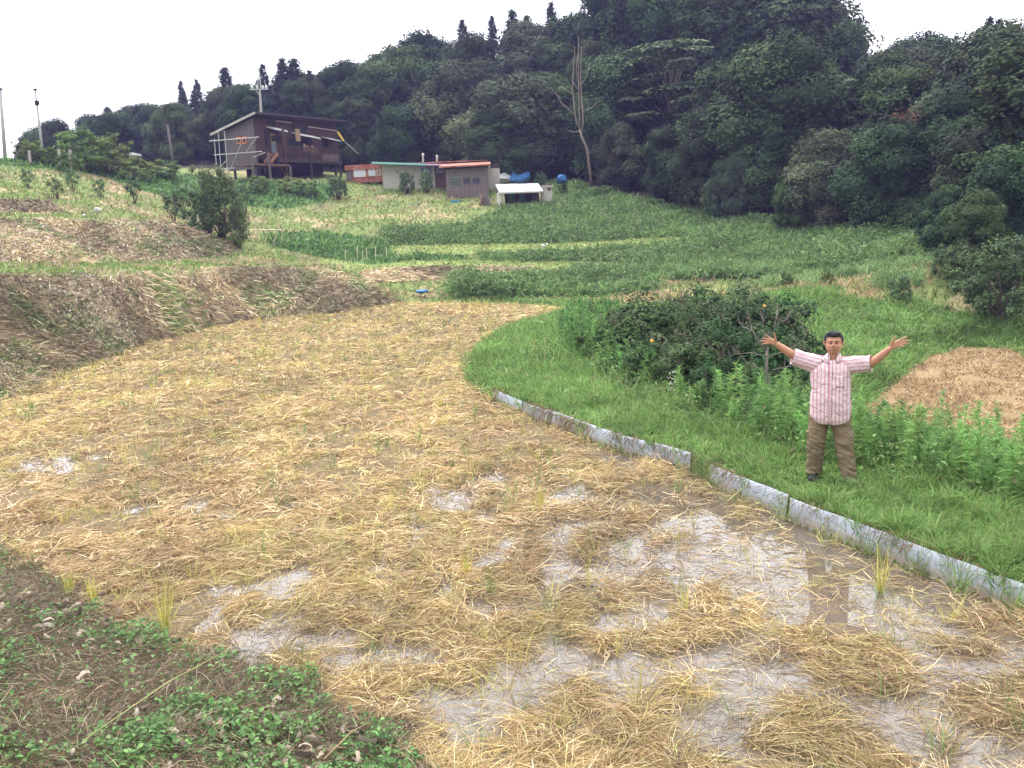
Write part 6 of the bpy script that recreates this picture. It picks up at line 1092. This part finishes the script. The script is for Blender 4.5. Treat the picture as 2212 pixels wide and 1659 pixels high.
for s_, e_, nm in ((Vector((-.115, .005, 1.345)), Vector((-.408, -.05, 1.445)), -1), (Vector((.135, .005, 1.335)), Vector((.432, -.065, 1.372)), 1)):
    ax = (e_-s_).normalized(); up_ = (Vector((0, 0, 1))-ax*ax.z).normalized(); sd2 = ax.cross(up_); V_ = []; st2 = []
    for i in range(15):
        t_ = i/14; c = s_.lerp(e_, t_); r_ = .108-.020*min(1, t_/.6)
        for j in range(28):
            a = 2*math.pi*j/28; dz_ = math.sin(a); q = c+up_*(r_*dz_*(1.0 if dz_ > 0 else 1.05))+sd2*(r_*.82*math.cos(a)); V_.append(q); st2.append(r_*dz_)
    V_ = np.array([list(q) for q in V_]); F_ = np.array([(i*28+j, i*28+(j+1) % 28, (i+1)*28+(j+1) % 28, (i+1)*28+j) for i in range(14) for j in range(28)]); ctr = np.repeat(np.array([list(s_.lerp(e_, i/14)) for i in range(15)]), 28, 0); nn_ = V_-ctr; nn_ /= np.linalg.norm(nn_, axis=1)[:, None]; V_ = V_+nn_*(wr(V_*1.4)*1.5)[:, None]; cloth('sleeve', V_, F_, M_shirt, shirt, {'stripe': np.array(st2)})
for sx_ in (-1, 1):
    V_ = np.array([(hx-.010+sx_*.022, -.088, 1.385), (hx-.008+sx_*.062, -.098, 1.368), (hx-.005+sx_*.097, -.062, 1.425), (hx+sx_*.070, -.01, 1.478), (hx+sx_*.045, -.052, 1.475)]); cloth('collar', V_, np.array([(0, 1, 2, 4), (2, 3, 4, 4)])[:1], M_shirt, shirt, {'stripe': V_[:, 0]}, .006)
    V2_ = V_[[2, 3, 4]]; cloth('collar_stand', np.concatenate([V2_, [(hx+sx_*.03, .055, 1.482), (hx+sx_*.05, .06, 1.45)]]), np.array([(0, 1, 2), (1, 3, 4)]), M_shirt, shirt, {'stripe': np.zeros(5)}, .006)
def front_y(x_, z_):
    q = [float(np.interp(z_, zr_, [r_[k] for r_ in RG])) for k in range(5)]; v_ = min(.98, abs((x_-q[1])/q[3])); return q[2]-q[4]*(1-v_**2.4)**(1/2.4)
V_ = []; 
for i in range(13):
    z = 1.02+.0; 
pk_v = []; pk_f = []
for i in range(7):
    for j in range(7): x_ = .055+.105*i/6; z_ = 1.115+.125*j/6-(.012*abs(i-3)/3 if j == 0 else 0); pk_v.append((x_, front_y(x_, z_)-.009, z_))
for i in range(6):
    for j in range(6): q = i*7+j; pk_f.append((q, q+7, q+8, q+1))
cloth('pocket', np.array(pk_v), np.array(pk_f), M_shirt, shirt, {'stripe': np.array(pk_v)[:, 0]}, .004)
pl_v = []; 
for i in range(30): z_ = .69+(1.40-.69)*i/29; xc = .0+.02*(z_-1.0); pl_v += [(xc-.016, front_y(xc-.016, z_)-.008, z_), (xc+.016, front_y(xc+.016, z_)-.008, z_)]
cloth('placket', np.array(pl_v), np.array([(2*i, 2*i+1, 2*i+3, 2*i+2) for i in range(29)]), M_shirt, shirt, {'stripe': np.array(pl_v)[:, 0]+.03}, .003)
M_btn = mat('button', (.55, .42, .30), .4, 0)
for k in range(7):
    z_ = .76+.095*k; xc = .02*(z_-1.0); mb = MB(); y_ = front_y(xc, z_)-.011; mb.tube([(xc, y_, z_), (xc, y_-.004, z_)], .006, 8); o = mb.build('button', M_btn); o.parent = shirt
mb = MB(); ell(mb, (-.078, -.098, 1.40), (.008, .007, .014), 8, 6); o = mb.build('clip', M_shoed, None, True); o.parent = shirt
# trousers
mb = MB(); mb.tube([(0.0, 0, .97), (0.0, 0, .86), (0, 0, .76)], [.19, .205, .19], 20)
mb.v = [Vector((v[0], v[1]*.82, v[2])) for v in mb.v]
mb.tube([(-.095, .0, .86), (-.115, -.01, .68), (-.150, -.02, .44), (-.156, .02, .25), (-.165, .05, .12), (-.166, .05, .055)], [.128, .117, .100, .094, .098, .092], 18)
mb.tube([(.10, .0, .86), (.125, -.01, .66), (.166, -.04, .42), (.182, -.05, .24), (.205, -.075, .11), (.212, -.08, .045)], [.128, .117, .100, .092, .096, .088], 18)
mb.box((-.232, -.01, .50), (.022, .05, .07)); mb.box((.240, -.03, .50), (.022, .05, .07))
def wt_(c):
    k = np.exp(-((c[:, 2]-.40)/.10)**2)+1.3*np.exp(-((c[:, 2]-.13)/.10)**2)+.35
    return (.048*k)*(fbm(c[:, 0]*6+3, c[:, 2]*19+c[:, 0]*8+c[:, 1]*5, 17, 3)-.5)+.008*(fbm(c[:, 0]*18, c[:, 2]*22, 19, 2)-.5)
tr_ = remesh(mb, 'trousers', .009, M_khaki, 6, wt_)
for (c, yaw, m_, s_) in (((-.165, .03, 0), .15, M_shoed, 1), ((.225, -.115, 0), .55, M_shoe, -1)):
    mb = MB(); Mz = Matrix.Rotation(yaw*s_*-1 if s_ > 0 else yaw, 3, 'Z'); cc = Vector(c)
    prof = [(-.0+.09, .030, .045), (.06, .038, .072), (0, .042, .07), (-.07, .047, .052), (-.13, .045, .036), (-.165, .028, .026)]; vs = []; fs = []
    for y_, w_, h_ in prof:
        for j in range(10): a = 2*math.pi*j/10; vs.append(cc+Mz@Vector((w_*math.cos(a), y_, max(.006, h_*.5+h_*.55*math.sin(a)))))
    for i in range(5):
        for j in range(10): fs.append((i*10+j, i*10+(j+1) % 10, (i+1)*10+(j+1) % 10, (i+1)*10+j))
    fs += [tuple(range(10)), tuple(50+j for j in range(10))]; mb.add(vs, fs); o = mb.build('shoe', m_, None, True); o.parent = man
    mb = MB(); vs = [cc+Mz@Vector((w_*1.04*sx_, y_, z_)) for z_ in (-.004, .016) for y_, w_, h_ in prof for sx_ in (-1, 1)]; fs = [(2*i, 2*i+1, 2*i+3, 2*i+2) for i in range(5)]+[(12+2*i, 12+2*i+1, 12+2*i+3, 12+2*i+2) for i in range(5)]+[(2*i, 2*i+2, 14+2*i, 12+2*i) for i in range(5)]+[(2*i+1, 2*i+3, 15+2*i, 13+2*i) for i in range(5)]+[(0, 1, 13, 12), (10, 11, 23, 22)]; mb.add(vs, fs); q = mb.build('sole', M_shoed); q.parent = o
# ------------------------------------------------------------------ single plants in the paddy and on the bund
def tuft(name, p, n, h0, h1, spread, cols, label, cat, w_=.007, bend=(.02, .3), mt=None):
    a = rg.uniform(0, 6.28, n); s_ = np.abs(rg.normal(0, spread, n)); P0 = np.stack([p.x+np.cos(a)*.03*rg.random(n), p.y+np.sin(a)*.03*rg.random(n), np.full(n, p.z)], -1)
    return setp(blades(P0, np.stack([np.cos(a)*s_, np.sin(a)*s_, np.ones(n)], -1), rg.uniform(h0, h1, n), np.full(n, w_), rg.uniform(*bend, n), pal(n, cols), name, mt or M_straw), label, cat)
YR = [(.60, .52, .12), (.50, .50, .12), (.68, .58, .2), (.42, .46, .12)]
for (u, v, n, h0, h1, lab) in ((355, 1372, 46, .25, .62, 'tallest yellow rice tuft at the lower left edge of the paddy'), (150, 1290, 26, .2, .42, 'sparse yellow green rice tuft among the weeds at the left'), (205, 1305, 30, .2, .46, 'yellow rice tuft beside the weeds, right of the sparse one'), (1010, 1250, 26, .2, .5, 'tall thin straw tuft standing at the edge of the upper puddles'),
                               (950, 885, 26, .2, .45, 'bright yellow rice tuft in the far part of the paddy'), (1170, 1100, 30, .15, .4, 'green yellow rice tuft above the white puddle'), (1900, 1280, 22, .2, .6, 'lone green yellow rice tuft in the brown water by the edging'), (860, 930, 20, .15, .4, 'small yellow rice tuft in the middle of the paddy'), (1480, 1330, 20, .12, .35, 'straw tuft in the middle of the white water'), (660, 905, 22, .15, .4, 'yellow rice tuft at the middle left of the paddy')):
    q = Pz(u, v); tuft('rice_tuft', q, n, h0, h1, .16, YR, lab, 'rice plant')
q = Pz(1452, 850, .3); wf_ = empty('flowering_weed', q, 'tall weed with small white flower heads in front of the old orchard', 'flower'); n = 26; a = rg.uniform(0, 6.28, n)
P0 = np.tile(np.array([q.x, q.y, q.z-.05]), (n, 1)); o = blades(P0, np.stack([np.cos(a)*.35, np.sin(a)*.35, np.ones(n)], -1), rg.uniform(.2, .5, n), np.full(n, .012), rg.uniform(.05, .3, n), pal(n, [(.13, .24, .07), (.17, .3, .09)]), 'stem', M_blade, parent=wf_)
n = 70; Nn = rg.normal(size=(n, 3)); Nn[:, 2] += 1.2; cards(np.stack([q.x+rg.normal(0, .05, n), q.y+rg.normal(0, .05, n), q.z+.10+rg.choice([0, .1, .2, .3], n)+rg.normal(0, .02, n)], -1), Nn, rg.uniform(.015, .035, n), .8, pal(n, [(.75, .75, .70)], jit=.05), 'flowers', M_blade, wf_)
q = Pz(2096, 1040, .4); lf_ = empty('butterbur_plant', q-Vector((0, 0, .12)), 'single round pale green leaf among the weeds at the right of the man', 'plant'); V_ = [(q.x, q.y, q.z)]; F_ = []
for k in range(20): a = 2*math.pi*k/20; V_.append((q.x+.11*math.cos(a)*(1+.08*math.sin(5*a)), q.y+.10*math.sin(a), q.z+.03*math.sin(a*2)-.03*math.sin(a)))
for k in range(20): F_.append((0, 1+k, 1+(k+1) % 20))
np_mesh('leaf', np.array(V_), np.array(F_), M_blade, lf_, col=np.tile([.38, .55, .2], (21, 1)), smooth=True); mb = MB(); mb.tube([lf_.location-Vector((0, 0, .15)), q], .008, 5); mb.build('stem', M_bamboo, lf_)
for k, (u, v, uu, vv, lab) in enumerate(((180, 1600, 500, 1400, 'long green yellow stem leaning across the foreground weeds'), (1050, 1659, 960, 1560, 'thin reddish twig sticking up at the bottom of the photo'), (700, 1640, 800, 1560, 'orange brown twig lying in the foreground litter'))):
    a = Pz(u, v, .55); b_ = Pz(uu, vv, .45 if k == 0 else .3); mb = MB(); mb.tube([a, a.lerp(b_, .5)+Vector((.02, 0, .05)), b_], [.0045, .004, .002], 6); setp(mb.build('twig', M_wtan if k else mat('green stem', (.30, .30, .12), .7, .2), None, True), lab, 'twig')
# ------------------------------------------------------------------ violet volume added to lift the dark tones, in place of lens glare
mb = MB(); mb.box((0, 100, 28), (290, 290, 42)); hz_o = mb.build('added_haze', None); hz_o.data.materials.clear()
mh = bpy.data.materials.new('violet veil'); mh.use_nodes = True; t = mh.node_tree; t.nodes.clear(); o_ = t.nodes.new('ShaderNodeOutputMaterial'); pv = t.nodes.new('ShaderNodeVolumePrincipled')
pv.inputs['Density'].default_value = .0006; pv.inputs['Color'].default_value = (.45, .40, 1.0, 1); t.links.new(pv.outputs[0], o_.inputs['Volume']); hz_o.data.materials.append(mh); setp(hz_o, kind='stuff')
